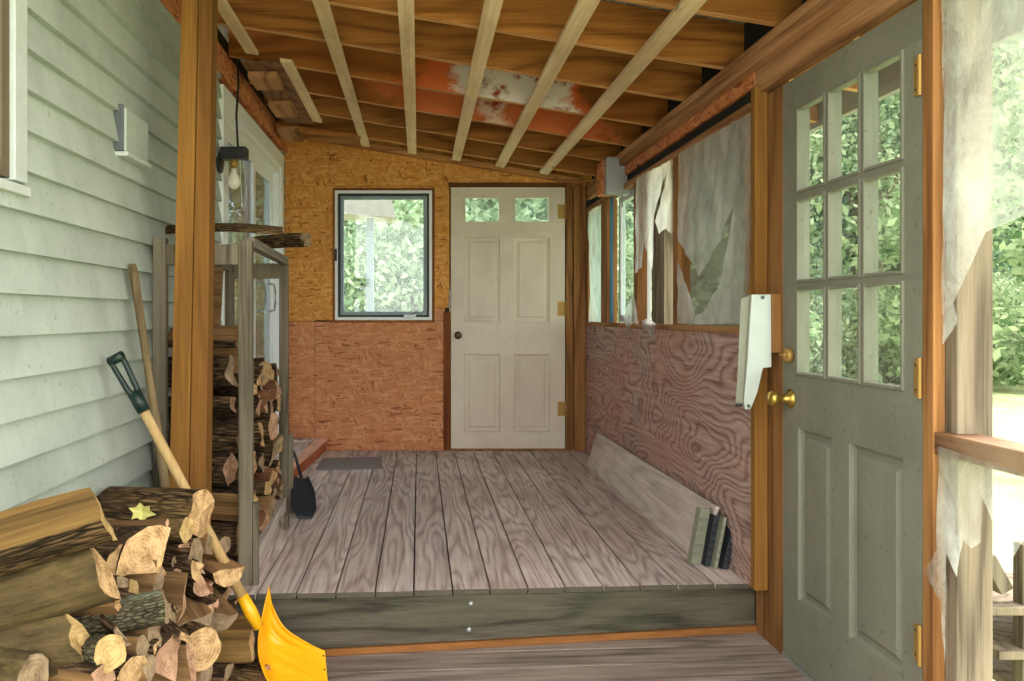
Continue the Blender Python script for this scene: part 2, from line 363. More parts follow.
for a, b in zip(ys[1:], ys[:-1]): 
    zz_ = rnd.uniform(-.001,.001); x0, x1 = -1.06, 1.335
    mb.hexa([(x0,a+.003,zlow(x0)-.04),(x1,a+.003,zlow(x1)-.04),(x1,b-.003,zlow(x1)-.04),(x0,b-.003,zlow(x0)-.04),(x0,a+.003,zlow(x0)+zz_),(x1,a+.003,zlow(x1)+zz_),(x1,b-.003,zlow(x1)+zz_),(x0,b-.003,zlow(x0)+zz_)])
tag(mb.build('floor_lower', M['floor'], bevel=.002), 'lower grey brown porch floor boards in front of the step', 'floor', kind='structure')
def skew(name, x0, x1, off0, off1, z0, z1, mat, bevel=.002):
    m = MB(); p = []
    for z in (z0, z1):
      za, zc = (zlow(x0)+z, zlow(x1)+z) if z < .1 else (z, z)
      p += [(x0,yfront(x0)+off0,za),(x1,yfront(x1)+off0,zc),(x1,yfront(x1)+off1,zc),(x0,yfront(x0)+off1,za)]
    m.hexa(p); return m.build(name, mat, bevel=bevel)
tag(skew('trim_riser', -1.06, 1.325, .006, .04, .030, .1765, M['riser']), 'dark grey timber riser of the deck step', 'riser', kind='structure')
tag(skew('trim_base_strip', -1.06, 1.33, -.004, .02, .002, .028, wood('strip_orange_brown', srgb(96,60,28), srgb(160,106,56), 0, .1, 5, 5, .5)), 'thin orange wood strip at the foot of the riser', 'trim', kind='structure')
# bolt heads on the riser
for i, (bx, by) in enumerate(((471,604),(469,630))):
    X = .2 if i == 0 else .195; Yf = yfront(X)
    p = P(bx, by, Yf); m = MB(); m.lathe((p.x, Yf+.007, p.z), (0,-1,0), [(0,.011),(.004,.011),(.010,.007),(.011,.001)], 12)
    tag(m.build('bolt_head', M['steel'], smooth=True), ('upper' if i == 0 else 'lower')+' small bolt head on the dark step riser', 'bolt', 'bolts on the riser')

# ------------------------------------------------------------------ left house wall: lap siding
def siding(name, y0, y1, z0, z1, label):
    m = MB(); k0 = math.floor((z0-1.199)/.109); z = 1.199+k0*.109; r = random.Random(3)
    while z < z1:
        a, b = max(z, z0), min(z+.109, z1)
        if b-a > .005:
            fa = (a-z)/.109; fb = (b-z)/.109; xa = XL+.022*(1-fa); xb = XL+.022*(1-fb)
            m.add([(xa,y0,a),(xa,y1,a),(xb,y1,b),(xb,y0,b),(XL-.02,y0,a),(XL-.02,y1,a),(XL-.02,y1,b),(XL-.02,y0,b)], [(0,1,2,3),(0,4,5,1),(2,6,7,3),(1,5,6,2),(3,7,4,0),(4,7,6,5)])
        z += .109
    return tag(m.build(name, M['siding']), label, 'wall', kind='structure')
siding('wall_left', 2.137, 4.25, -.05, 2.545, 'pale mint horizontal lap siding of the house wall')
siding('wall_left_below_window', .7, 2.137, -.05, 1.59, 'mint lap siding below the near house window')
siding('wall_left_end', 6.15, YB, .2, 2.545, 'narrow strip of mint siding past the sliding door')
m = MB(); m.box(XL-.12, XL-.022, .7, 2.1, 2.56, 2.75); m.box(XL-.12, XL-.022, .7, .75, -.05, 2.6)
m.box(XL-.12, XL-.022, 2.1, YB+.05, 2.48, 2.8)
tag(m.build('wall_left_framing', M['dark']), 'hidden framing behind the siding', 'wall', kind='structure')
# ledger above the siding
m = MB()
for a, b in ((.7,1.9),(1.9,3.1),(3.1,4.3),(4.3,5.5),(5.5,YB)): m.box(XL-.02, XL+.028, a+.002, b-.002, 2.515, 2.66)
tag(m.build('trim_ledger', M['redply'], bevel=.002), 'reddish bare wood ledger above the siding and the sliding door', 'trim', kind='structure')

# near house window (upper left corner)
W2 = empty('window_1', (XL+.01, 1.6, 1.6)); tag(W2, 'white trimmed house window in the mint siding at upper left', 'window', kind='structure')
m = MB(); m.box(XL-.02, XL+.022, 2.07, 2.137, 1.60, 2.6); m.box(XL-.02, XL+.022, .7, 2.07, 2.5, 2.6)
m.build('trim_board', M['white'], W2, bevel=.003)
m = MB(); m.prism([(XL-.02, .7, 1.565),(XL+.032,.7,1.565),(XL+.032,.7,1.59),(XL-.02,.7,1.605)], (0,1.435,0))
m.build('sill', M['white'], W2, bevel=.002)
m = MB(); m.box(XL-.06, XL+.008, 2.03, 2.07, 1.605, 2.5); m.box(XL-.06, XL+.008, .75, 2.03, 1.605, 1.64)
m.build('jamb', plain('jamb_brown', srgb(104,92,70), .7), W2, bevel=.002)
m = MB(); m.box(XL-.03, XL-.004, 1.985, 2.03, 1.64, 2.5); m.box(XL-.03, XL-.004, .8, 1.985, 1.64, 1.685)
m.build('sash', M['white2'], W2, bevel=.002)
m = MB(); m.box(XL-.02, XL-.014, .8, 1.99, 1.68, 2.5); m.build('glass_pane', M['glass_house'], W2)
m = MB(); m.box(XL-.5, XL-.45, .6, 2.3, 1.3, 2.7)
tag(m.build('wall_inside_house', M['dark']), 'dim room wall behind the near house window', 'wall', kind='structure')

# ------------------------------------------------------------------ sliding patio door on the house wall
D3 = empty('door_3', (XL, 5.2, .3)); tag(D3, 'white sliding glass patio door in the house wall behind the rack', 'door', kind='structure')
def frame_yz(mb, x0, x1, y0, y1, z0, z1, w, wt=None, wb=None):
    wt = w if wt is None else wt; wb = w if wb is None else wb
    mb.box(x0,x1,y0,y0+w,z0,z1); mb.box(x0,x1,y1-w,y1,z0,z1)
    mb.box(x0,x1,y0+w,y1-w,z1-wt,z1)
    if wb: mb.box(x0,x1,y0+w,y1-w,z0,z0+wb)
    return mb
frame_yz(MB(), XL-.06, XL+.028, 4.25, 6.15, .2, 2.475, .10, .11, 0).build('casing', M['white_door'], D3, bevel=.003)
frame_yz(MB(), XL-.08, XL+.014, 4.352, 6.048, .3, 2.363, .045, .05, .05).build('frame', M['white_door'], D3, bevel=.004)
for a, b, dx, nm in ((4.40,5.22,-.025,'sash'),(5.14,6.0,-.055,'sash')):
    s_ = frame_yz(MB(), XL+dx, XL+dx+.026, a, b, .352, 2.31, .075, .08, .11).build(nm, M['white_door'], D3, bevel=.004)
    MB().box(XL+dx+.010, XL+dx+.016, a+.07, b-.07, .46, 2.235).build('glass_pane', M['glass_house'], s_)
for yy in (5.30, 5.68):
    m = MB(); pts = [(XL-.024,yy,1.28),(XL+.016,yy,1.29),(XL+.022,yy,1.34),(XL+.022,yy,1.42),(XL+.016,yy,1.47),(XL-.024,yy,1.48)]
    m.tube([Vector((p[0]+.02, yy+.028*math.sin(i/5*math.pi), p[2])) for i, p in enumerate(pts)], .008, 8)
    m.build('pull_handle', M['steel'], D3, smooth=True)
m = MB(); m.box(XL-.62, XL-.58, 4.0, 6.4, .0, 2.7)
tag(m.build('wall_inside_room', plain('curtain_blue_grey', srgb(120,118,112), .9)), 'pale room wall behind the sliding door glass', 'wall', kind='structure')

# low step in front of the slider
st = empty('step_platform', (-.9, 5.3, .2), 'low reddish wooden step platform in front of the sliding door', 'step')
def hx(mb, c, z0, z1): return mb.hexa([(*q, z0) for q in c]+[(*q, z1) for q in c])
hx(MB(), [(-1.04,4.36),(-.872,4.36),(-.80,6.27),(-1.04,6.27)], .278, .300).build('top_board', M['deck'], st, bevel=.002)
hx(MB(), [(-.866,4.36),(-.842,4.36),(-.712,6.27),(-.794,6.27)], .278, .300).build('top_board', wood('step_pinkish', srgb(176,128,106), srgb(228,186,164), 1, .1, 4, 6, .4, knots=False), st, bevel=.002)
hx(MB(), [(-.873,4.38),(-.852,4.38),(-.722,6.27),(-.743,6.27)], .201, .277).build('side_board', wood('step_red', srgb(140,72,40), srgb(188,112,74), 1, .1, 4, 6, .4), st, bevel=.002)
# grey mat
q = [PZ(323,458.8,.203), PZ(381.6,457.7,.203), PZ(382.7,468.3,.203), PZ(315.4,470,.203)]
m = MB(); m.prism(q, (0,0,.007)); tag(m.build('door_mat', M['mat'], bevel=.002), 'flat grey rubber mat on the deck before the back wall', 'mat')

# ------------------------------------------------------------------ back wall (OSB sheets, real openings)
def xb(px): return (px-VX)/128.0
def zb(py): return CZ+(VY-py)/128.0
def xz_sheet(mb, x0, x1, z0, z1, y0=YB, y1=YB+.012, slope=False):
    g = .0015
    za = zr(x0)+.2 if slope else z1; zc = zr(x1)+.2 if slope else z1
    mb.hexa([(x0+g,y0,z0+g),(x1-g,y0,z0+g),(x1-g,y1,z0+g),(x0+g,y1,z0+g),(x0+g,y0,za-g),(x1-g,y0,zc-g),(x1-g,y1,zc-g),(x0+g,y1,za-g)])
wx0, wx1, wz0, wz1 = xb(334.5), xb(432.5), zb(320.5), zb(190)
dx0, dx1, dzt = .25-.012, 1.14+.012, 2.268
up = MB()
for a, b in ((XL, xb(329)), (xb(329), xb(443)), (xb(443), 1.42)): xz_sheet(up, a, b, dzt+.0, 0, slope=True)
xz_sheet(up, XL, xb(315), zb(208), dzt); xz_sheet(up, xb(315), wx0, zb(208), dzt)
xz_sheet(up, XL, wx0, zb(321.5), zb(208))
xz_sheet(up, wx1, dx0, zb(308), dzt)
xz_sheet(up, wx0, wx1, wz1, dzt)
tag(up.build('wall_back', M['osb_up']), 'golden chipboard sheets of the upper back wall', 'wall', kind='structure')
lo = MB(); xz_sheet(lo, XL, xb(315), .17, zb(321.5)); xz_sheet(lo, xb(315), xb(445), .17, wz0); xz_sheet(lo, xb(315), wx0, wz0, zb(321.5)); xz_sheet(lo, wx1, xb(445), wz0, zb(308))
tag(lo.build('wall_back_lower', M['osb_low']), 'reddish chipboard sheets of the lower back wall', 'wall', kind='structure')
m = MB(); m.box(XL-.1, wx0, YB+.013, YB+.09, -.1, 2.9); m.box(wx1, dx0, YB+.013, YB+.09, -.1, 2.9); m.box(wx0, wx1, YB+.013, YB+.09, -.1, wz0); m.box(wx0, wx1, YB+.013, YB+.09, wz1, 2.8)
m.box(dx0, dx1, YB+.013, YB+.09, dzt, 2.7); m.box(dx1+.1, 1.42, YB+.013, YB+.09, -.1, 2.6); m.box(dx0, dx1, YB+.06, YB+.09, -.1, .17)
tag(m.build('wall_back_framing', M['dark']), 'framing behind the chipboard back wall', 'wall', kind='structure')
m = MB(); m.box(dx0, dx0+.05, YB+.036, YB+.06, .2, dzt); m.box(dx1-.05, dx1, YB+.036, YB+.06, .2, dzt); m.box(dx0+.05, dx1-.05, YB+.036, YB+.06, dzt-.05, dzt); m.box(dx0, dx1, YB-.03, YB+.06, .2, .2135)
tag(m.build('trim_door_stop', M['lum_z']), 'door stop and threshold around the back door', 'trim', kind='structure')
# dark gap strip left of the back door + studs right of it
m = MB(); m.box(xb(443.5), xb(450.3), YB-.012, YB+.03, .2, 1.28)
tag(m.build('trim_door_left', wood('brown_stud', srgb(92,48,20), srgb(140,80,40), 2, .1, 5, 5, .5), bevel=.002), 'dark brown stud strip left of the back door', 'trim', kind='structure')
m = MB(); m.box(dx1-.004, dx1+.045, YB-.02, YB+.05, .2, 2.33)
tag(m.build('trim_door_right', M['lum_z'], bevel=.002), 'orange stud right of the back door', 'trim', kind='structure')
m = MB(); m.box(dx1+.052, 1.294, YB-.035, YB+.05, .2, 2.27)
tag(m.build('trim_corner', M['lum_z'], bevel=.002), 'orange corner stud by the back door hinges', 'trim', kind='structure')
m = MB(); m.box(dx0-.01, dx1+.01, YB-.008, YB+.03, 2.262, 2.292)
tag(m.build('trim_door_head', wood('head_brown', srgb(84,50,24), srgb(130,84,44), 0, .1, 5, 5, .5), bevel=.002), 'brown head board over the back door', 'trim', kind='structure')

# back window
W1 = empty('window_2', ((wx0+wx1)/2, YB, wz0)); tag(W1, 'grey framed crank window in the chipboard back wall', 'window', kind='structure')
def frame_xz(mb, x0, x1, z0, z1, w, y0, y1):
    mb.box(x0,x0+w,y0,y1,z0,z1); mb.box(x1-w,x1,y0,y1,z0,z1); mb.box(x0+w,x1-w,y0,y1,z1-w,z1); mb.box(x0+w,x1-w,y0,y1,z0,z0+w); return mb
frame_xz(MB(), wx0-.016, wx1+.016, wz0-.016, wz1+.016, .018, YB-.008, YB+.06).build('casing', wood('casing_brown', srgb(112,66,30), srgb(160,100,52), 2, .1, 5, 5, .4), W1, bevel=.002)
frame_xz(MB(), wx0+.003, wx1-.003, wz0+.003, wz1-.003, .022, YB-.004, YB+.07).build('frame', M['white_door'], W1, bevel=.002)
frame_xz(MB(), wx0+.026, wx1-.026, wz0+.026, wz1-.026, .018, YB+.008, YB+.06).build('gasket', plain('gasket_dark', srgb(52,56,58), .6), W1)
frame_xz(MB(), wx0+.045, wx1-.045, wz0+.045, wz1-.045, .026, YB+.022, YB+.055).build('sash', plain('sash_blue_grey', srgb(150,166,174), .5), W1, bevel=.002)
MB().box(wx0+.065, wx1-.065, YB+.036, YB+.041, wz0+.065, wz1-.065).build('glass_pane', glass('back_window_glass', (.92,.99,1,1), .06, .02, .07), W1)
m = MB(); m.box(xb(404), xb(416), YB-.02, YB-.004, zb(317), zb(314.5)); m.tube([(xb(408),YB-.015,zb(315)),(xb(412),YB-.035,zb(313)),(xb(417),YB-.04,zb(311))], .006, 8); m.lathe((xb(417),YB-.04,zb(312)), (0,0,1), [(0,.009),(.02,.009)], 10)
m.build('crank_handle', M['steel'], W1)
m = MB(); m.box(xb(334.5), xb(337), YB-.022, YB-.004, zb(261), zb(249)); m.build('latch', M['black'], W1)

# ------------------------------------------------------------------ generic panelled door
def door(name, O, U, Nn, w, h, t, ops, mat, label, gmat):
    O = Vector(O); U = Vector(U); Nn = Vector(Nn); Z = Vector((0,0,1))
    p = lambda u, v, n: O+U*u+Z*v+Nn*n
    us = sorted({0, w, *[q for o in ops for q in o[:2]]}); vsn = sorted({0, h, *[q for o in ops for q in o[2:4]]})
    mb = MB()
    def cell(u0,u1,v0,v1): mb.hexa([p(u0,v0,-t),p(u1,v0,-t),p(u1,v0,0),p(u0,v0,0),p(u0,v1,-t),p(u1,v1,-t),p(u1,v1,0),p(u0,v1,0)])
    for v0, v1 in zip(vsn[:-1], vsn[1:]):
        run = None
        for u0, u1 in zip(us[:-1], us[1:]):
            hole = any(o[0]-1e-6 <= u0 and u1 <= o[1]+1e-6 and o[2]-1e-6 <= v0 and v1 <= o[3]+1e-6 for o in ops)
            if hole:
                if run: cell(run[0], run[1], v0, v1); run = None
            else: run = (run[0], u1) if run else (u0, u1)
        if run: cell(run[0], run[1], v0, v1)
    d = mb.build(name, mat, origin=p(w/2, 0, -t/2)); tag(d, label, 'door', kind='structure')
    for u0, u1, v0, v1, kind in ops:
        if kind == 'panel':
            m = MB(); loops = [(0,0),(.004,-.012),(.014,-.018),(.030,-.018),(.046,-.007),(.050,-.007)]
            V = []
            for i, n in loops: V += [p(u0+i,v0+i,n),p(u1-i,v0+i,n),p(u1-i,v1-i,n),p(u0+i,v1-i,n)]
            k = len(loops); V += [p(u0,v0,-t),p(u1,v0,-t),p(u1,v1,-t),p(u0,v1,-t)]
            fs = [(j*4+e, j*4+(e+1)%4, (j+1)*4+(e+1)%4, (j+1)*4+e) for j in range(k-1) for e in range(4)]
            fs += [tuple(range((k-1)*4, k*4)), (k*4+3,k*4+2,k*4+1,k*4)]+[(e, k*4+e, k*4+(e+1)%4, (e+1)%4) for e in range(4)]
            m.add(V, fs); m.build('panel', mat, d)
        else:
            m = MB(); b = .011
            for a0,a1,c0,c1 in ((u0,u0+b,v0,v1),(u1-b,u1,v0,v1),(u0+b,u1-b,v0,v0+b),(u0+b,u1-b,v1-b,v1)):
                m.hexa([p(a0,c0,-t*.5),p(a1,c0,-t*.5),p(a1,c0,.006),p(a0,c0,.006),p(a0,c1,-t*.5),p(a1,c1,-t*.5),p(a1,c1,.006),p(a0,c1,.006)])
            m.build('glazing_bead', mat, d, bevel=.003)
            m = MB(); m.hexa([p(u0,v0,-t*.55),p(u1,v0,-t*.55),p(u1,v0,-t*.42),p(u0,v0,-t*.42),p(u0,v1,-t*.55),p(u1,v1,-t*.55),p(u1,v1,-t*.42),p(u0,v1,-t*.42)])
            m.build('glass_pane', gmat, d)
    return d, p
def hinge(d, p, u, v, hgt=.095, wd=.034, side=1):
    m = MB(); u0, u1 = sorted((u, u-side*wd))
    m.hexa([p(u0,v,0),p(u1,v,0),p(u1,v,.003),p(u0,v,.003),p(u0,v+hgt,0),p(u1,v+hgt,0),p(u1,v+hgt,.003),p(u0,v+hgt,.003)])
    m.tube([p(u,v-.004,.006), p(u,v+hgt+.004,.006)], .006, 8)
    h = m.build('hinge', M['brass_dull'], d)
    m = MB()
    for k in range(3): m.lathe(p(u-side*(.012 if k % 2 else .022), v+hgt*(.17+.33*k), .003), (p(0,0,1)-p(0,0,0)), [(0,.004),(.0015,.003)], 8)
    m.build('screw', M['dkbrass'], h)
ox = .25
Bd, bp = door('door_1', (.25, YB-.005, .215), (1,0,0), (0,-1,0), .89, 2.04, .04,
   [(.352-ox,.633-ox,1.977-.215,2.18-.215,'glass'), (.742-ox,1.02-ox,1.977-.215,2.18-.215,'glass'),
    (.352-ox,.633-ox,1.203-.215,1.867-.215,'panel'), (.742-ox,1.02-ox,1.203-.215,1.867-.215,'panel'),
    (.352-ox,.633-ox,.344-.215,.953-.215,'panel'), (.742-ox,1.02-ox,.344-.215,.953-.215,'panel')],
   M['cream'], 'cream painted four panel back door with two small top lights', glass('door_light_glass', (.88,.98,.98,1), .08, .05, .15))
for y_ in (213, 310, 410): hinge(Bd, bp, .893, zb(y_)-.215-.045, .11, .06)
m = MB(); m.lathe(bp(.055, .885, 0), (0,-1,0), [(0,.03),(.006,.03),(.012,.012),(.035,.012),(.042,.026),(.058,.028),(.066,.018),(.068,.001)], 18)
m.build('knob', M['dkbrass'], Bd, smooth=True)
m = MB(); m.box(.236,.244,YB-.02,YB-.008,1.29,1.45); m.tube([(.243,YB-.012,1.31),(.236,YB-.045,1.33),(.236,YB-.045,1.39),(.243,YB-.012,1.42)], .006, 8)
m.build('pull_handle', M['steel'], Bd)
# ------------------------------------------------------------------ right-hand door
XD = 1.335
rw = 2.952-2.137
uY = lambda px: 2.952-F*XD/(px-VX)
zz = .02
g0, g1, h0, h1 = .11, .737, 1.043-zz, 1.986-zz
ops = []
for i in range(3):
    for j in range(3):
        a = g0+(g1-g0)*i/3; b = g0+(g1-g0)*(i+1)/3; c = h0+(h1-h0)*j/3; d_ = h0+(h1-h0)*(j+1)/3
        ops.append((a+(.007 if i else 0), b-(.007 if i < 2 else 0), c+(.009 if j else 0), d_-(.009 if j < 2 else 0), 'glass'))
ops += [(.116,.345,.25-zz,.856-zz,'panel'), (.452,.733,.25-zz,.856-zz,'panel')]
Rd, rp = door('door_2', (XD, 2.952, zz), (0,-1,0), (-1,0,0), rw, 2.095-zz, .044, ops, M['sage'], 'sage grey door with nine glass panes and two lower panels at right', glass('right_door_glass', (.96,1,.97,1), .06, .02, .04))
hinge(Rd, rp, rw, 1.84-zz, .10, .03); hinge(Rd, rp, rw, 1.035-zz, .10, .03); hinge(Rd, rp, rw, .325-zz, .10, .03)
kz = .953
m = MB(); m.lathe(rp(.062, kz-zz, 0), (-1,0,0), [(0,.034),(.004,.034),(.012,.020),(.03,.012),(.044,.014),(.052,.026),(.066,.030),(.078,.024),(.082,.001)], 22)
m.build('knob', M['brass'], Rd, smooth=True)
m = MB(); m.lathe(rp(.062, 1.109-zz, 0), (-1,0,0), [(0,.027),(.018,.025),(.022,.018),(.024,.001)], 20); m.box(XD-.034, XD-.02, 2.872, 2.908, 1.1065, 1.1155)
m.build('deadbolt', M['brass_dull'], Rd, smooth=True)
m = MB(); m.box(XD-.002, XD+.08, 2.137, 2.955, -.02, .018); tag(m.build('trim_threshold', M['steel']), 'thin metal threshold under the sage door', 'trim', kind='structure')
# jambs
m = MB(); m.box(XD, XD+.09, 2.955, 3.19, 0, 2.10)
tag(m.build('trim_jamb_left', M['lum_z'], bevel=.002), 'orange wood jamb left of the sage door', 'trim', kind='structure')
m = MB(); m.box(1.283, XD-.002, 3.075, 3.115, .2, 2.13)
tag(m.build('trim_jamb_stud', M['post'], bevel=.003), 'orange stud at the end of the plywood beside the sage door', 'trim', kind='structure')
m = MB(); m.box(1.297, 1.334, 3.116, 3.14, .2, 2.09); tag(m.build('trim_dark_gap', M['felt']), 'dark gap between plywood and stud', 'trim', kind='structure')
m = MB(); m.box(XD-.001, XD+.031, 2.088, 2.134, -.02, 2.12)
tag(m.build('trim_jamb_right', M['lum_z'], bevel=.003), 'orange door jamb on the hinge side of the sage door', 'trim', kind='structure')
m = MB(); m.box(XD+.033, XD+.125, 2.046, 2.136, -.3, 2.16)
tag(m.build('trim_post_outer', M['weather'], bevel=.004), 'weathered square post outside the near opening', 'post', kind='structure')
# scrap block on the jamb
m = MB(); m.box(1.262, 1.334, 2.962, 3.0, 1.115, 1.332)
tag(m.build('wood_block', M['lum_z'], bevel=.002), 'short orange wood block nailed to the jamb above the door lock', 'block')

# ------------------------------------------------------------------ right wall
m = MB(); m.box(XR, XR+.012, 3.14, 5.57, .195, 1.18); m.box(XR, XR+.012, 5.574, YB-.037, .195, 1.18)
tag(m.build('wall_right', M['ply']), 'mauve brown swirly grained plywood half wall on the right', 'wall', kind='structure')
m = MB(); m.box(XR+.013, XR+.1, 3.21, YB, -.3, 1.17)
tag(m.build('wall_right_framing', M['dark']), 'framing behind the plywood half wall', 'wall', kind='structure')
# plates and header
m = MB()
for z0, z1, dx in ((2.198,2.2355,.004),(2.2365,2.273,0)):
    m.box(1.258+dx, 1.345, .9, 5.17, z0, z1)
tag(m.build('trim_top_plate', M['lum_y'], bevel=.002), 'doubled orange top plate along the right wall', 'beam', kind='structure')
m = MB(); m.box(1.30, 1.345, 5.172, YB, 2.16, 2.272)
tag(m.build('trim_top_plate_far', M['lum_y'], bevel=.002), 'far end of the top plate near the back door', 'beam', kind='structure')
m = MB(); m.box(XR+.003, XR+.04, 3.12, 5.1, 2.14, 2.197)
tag(m.build('trim_header', M['redply'], bevel=.001), 'reddish header board over the plastic covered windows', 'trim', kind='structure')
m = MB(); m.box(XR+.006, XR+.05, .9, 3.118, 2.105, 2.197)
tag(m.build('trim_door_header', M['lum_y'], bevel=.002), 'orange header board over the sage door', 'trim', kind='structure')
m = MB(); m.box(XR+.02, XR+.045, 3.12, YB, 2.085, 2.139)
tag(m.build('trim_felt_strip', M['felt']), 'black felt strip under the header', 'trim', kind='structure')
fr = [('trim_window_top', (XR-.004, XR+.05, 3.15, YB-.04, 2.05, 2.085), 'lum_y', 'orange top rail of the window openings'),
      ('trim_window_sill', (XR-.006, XR+.06, 3.145, YB-.04, 1.176, 1.206), 'lum_y', 'orange sill rail under the plastic covered windows')]
for n, b, mt, lb in fr: tag(MB().box(*b).build(n, M[mt], bevel=.002), lb, 'trim', kind='structure')
for i, (a, b, ex, lb) in enumerate(((3.142,3.19,0,'stud at the near end of the plastic windows'),(4.02,4.10,0,'stud between the two torn plastic windows'),(4.78,4.85,0,'stud left of the torn narrow plastic window'),(5.50,5.68,-.01,'wide stud between the two farthest right windows'),(6.16,6.25,0,'stud at the far corner of the right wall'))):
    tag(MB().box(XR-.002+ex, XR+.06, a, b, 1.207, 2.049).build('trim_stud', M['lum_z'], bevel=.002), 'orange '+lb, 'stud', kind='structure')
tag(MB().box(XR+.0, XR+.018, 5.44, 5.465, 1.207, 2.049).build('trim_blue_strip', M['blue']), 'blue vertical strip beside the far window stud', 'trim', kind='structure')
# outer window (white frame) in the clear opening
W3 = empty('window_3', (XR+.08, 5.1, 1.21)); tag(W3, 'white framed clear window between the plastic covered ones', 'window', kind='structure')
frame_yz(MB(), XR+.055, XR+.09, 4.80, 5.44, 1.21, 2.05, .045).build('frame', M['white2'], W3, bevel=.003)
MB().box(XR+.07, XR+.075, 4.84, 5.40, 1.25, 2.01).build('glass_pane', M['glass_dusty'], W3)
# outer weathered studs behind the plastic
for i, (a, b, lb) in enumerate(((3.16,3.26,'behind the large torn plastic window'),(4.50,4.74,'behind the narrow torn plastic window'))):
    tag(MB().box(XR+.075, XR+.13, a, b, 1.17, 2.2).build('trim_outer_stud', M['weather'], bevel=.002), 'weathered outer stud '+lb, 'stud', kind='structure')
tag(MB().box(XR+.062, XR+.066, 3.25, 4.03, 1.205, 2.06).build('window_screen', M['screen']), 'grey insect screen behind the large torn plastic', 'screen', kind='structure')
# grey box at the end of the plate
gb = empty('metal_box', (1.25, 5.1, 2.02), 'grey sheet metal box at the end of the top plate', 'box')
q0, q1 = P(607,157,5.08), P(630.5,194,5.08)
MB().box(q0.x, q1.x, 5.08, 5.17, q1.z, q0.z).build('body', M['steel'], gb, bevel=.004)
q0, q1 = P(623,190,5.09), P(631,207,5.09); MB().box(q0.x, 1.29, 5.09, 5.13, q1.z, 2.02).build('tab', M['steel'], gb, bevel=.003)
q0, q1 = P(597,165,5.3), P(609,197,5.3); MB().box(q0.x, q1.x, 5.172, 5.30, q1.z, q0.z).build('backing_block', M['redply'], gb, bevel=.003)

# near opening on the right
tag(MB().box(XD, XD+.09, .7, 2.086, .893, .950).build('trim_rail', wood('rail_wood', srgb(84,54,34), srgb(146,106,74), 1, .1, 4, 6, .5, blotch=srgb(190,170,140), blotch_amt=.5), bevel=.003), 'worn horizontal rail across the near right opening', 'rail', kind='structure')
tag(MB().box(XD, XD+.09, .7, .79, -.3, 2.2).build('trim_post_near', M['weather'], bevel=.003), 'weathered post at the near end of the right opening', 'post', kind='structure')

# ------------------------------------------------------------------ roof
def sloped(mb, x0, x1, y0, y1, o0, o1):   # o0,o1 offsets above rafter underside
    mb.hexa([(x0,y0,zr(x0)+o0),(x1,y0,zr(x1)+o0),(x1,y1,zr(x1)+o0),(x0,y1,zr(x0)+o0),(x0,y0,zr(x0)+o1),(x1,y0,zr(x1)+o1),(x1,y1,zr(x1)+o1),(x0,y1,zr(x0)+o1)]); return mb
m = MB()
for a, b in ((1.4,3.3),(3.3,4.5),(4.5,5.7),(5.7,6.45)): sloped(m, -1.2, 1.93, a+.001, b-.001, .192, .21)
tag(m.build('ceiling', M['sheath']), 'weathered roof sheathing above the rafters', 'ceiling', kind='structure')
def mould(name, c0, c1, c2, zoff):
    t = NT(name, .85); v = t.coord((.14,1,1)); n = t.noise(v, 4, 1.5, .45)
    s = t.math('SINE', t.math('MULTIPLY', n, 40)); c = t.mix(t.math('ADD', t.math('MULTIPLY', s, .3), .5), srgb(120,66,22), srgb(170,104,44))
    tc = t.N('ShaderNodeTexCoord'); sx = t.N('ShaderNodeSeparateXYZ'); t.L(tc.outputs['Object'], sx.inputs[0])
    nb = t.noise(t.coord((.6,1,1)), 5, 5, .65); 
    d = t.math('ABSOLUTE', t.math('SUBTRACT', sx.outputs[0], c0[0]))
    e = t.math('ADD', t.math('SUBTRACT', c0[1], d), t.math('MULTIPLY', t.math('SUBTRACT', nb, .5), .9))
    c = t.mix(t.ramp(e, [(.0, BW(0)), (.10, BW(1))]), c, c1)
    d2 = t.math('ABSOLUTE', t.math('SUBTRACT', sx.outputs[0], c0[2]))
    e2 = t.math('ADD', t.math('SUBTRACT', c0[3], d2), t.math('MULTIPLY', t.math('SUBTRACT', nb, .5), .8))
    n2 = t.noise(t.coord((.8,1,1)), 9, 6, .7)
    wh = t.mix(t.ramp(n2, [(.52, BW(0)), (.62, BW(1))]), c2, srgb(150,66,30))
    c = t.mix(t.ramp(e2, [(.0, BW(0)), (.08, BW(1))]), c, wh)
    t.bump(n, .2, .004); return t.col(c)
# object coordinates are relative to the rafter's middle (x = 0.435)
M['mould1'] = mould('rafter_mould', (.0, .55, .10, .34), srgb(206,100,48), srgb(226,214,206), 0)
M['mould2'] = mould('rafter_red_stain', (.0, .70, -.02, .12), srgb(208,112,66), srgb(222,186,168), 0)
ry = [1.82, 2.33, 2.85, 3.35, 3.85, 4.37, 4.88, 5.38, 5.9]
nm = ['farthest', 'second', 'third', 'fourth', 'fifth', 'sixth', 'seventh', 'eighth', 'ninth', 'tenth']
for i, y in enumerate(ry):
    mt = M['mould1'] if i == 5 else M['mould2'] if i == 6 else M['rafter']
    k = len(ry)-1-i
    lab = 'white and red stained' if i == 5 else 'reddish stained' if i == 6 else 'brown'
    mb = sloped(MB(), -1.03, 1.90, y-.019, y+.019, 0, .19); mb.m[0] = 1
    o = mb.build('rafter', [mt, M['rafter_edge_lit']], bevel=.002, origin=(.435, y, zr(.435)))
    tag(o, f'{lab} ceiling rafter, {nm[k]} {"" if k == 0 else "counting "}from the back wall', 'rafter', 'ceiling rafters')
    if .9 < y < 6.2:
        pass
m = sloped(MB(), -1.03, 1.25, 6.2, 6.28, -.012, .03)
tag(m.build('trim_wall_plate', M['lum_x'], bevel=.002), 'sloping plate along the top of the back wall', 'trim', kind='structure')
m = MB(); yy = [1.4]+ry+[6.29]
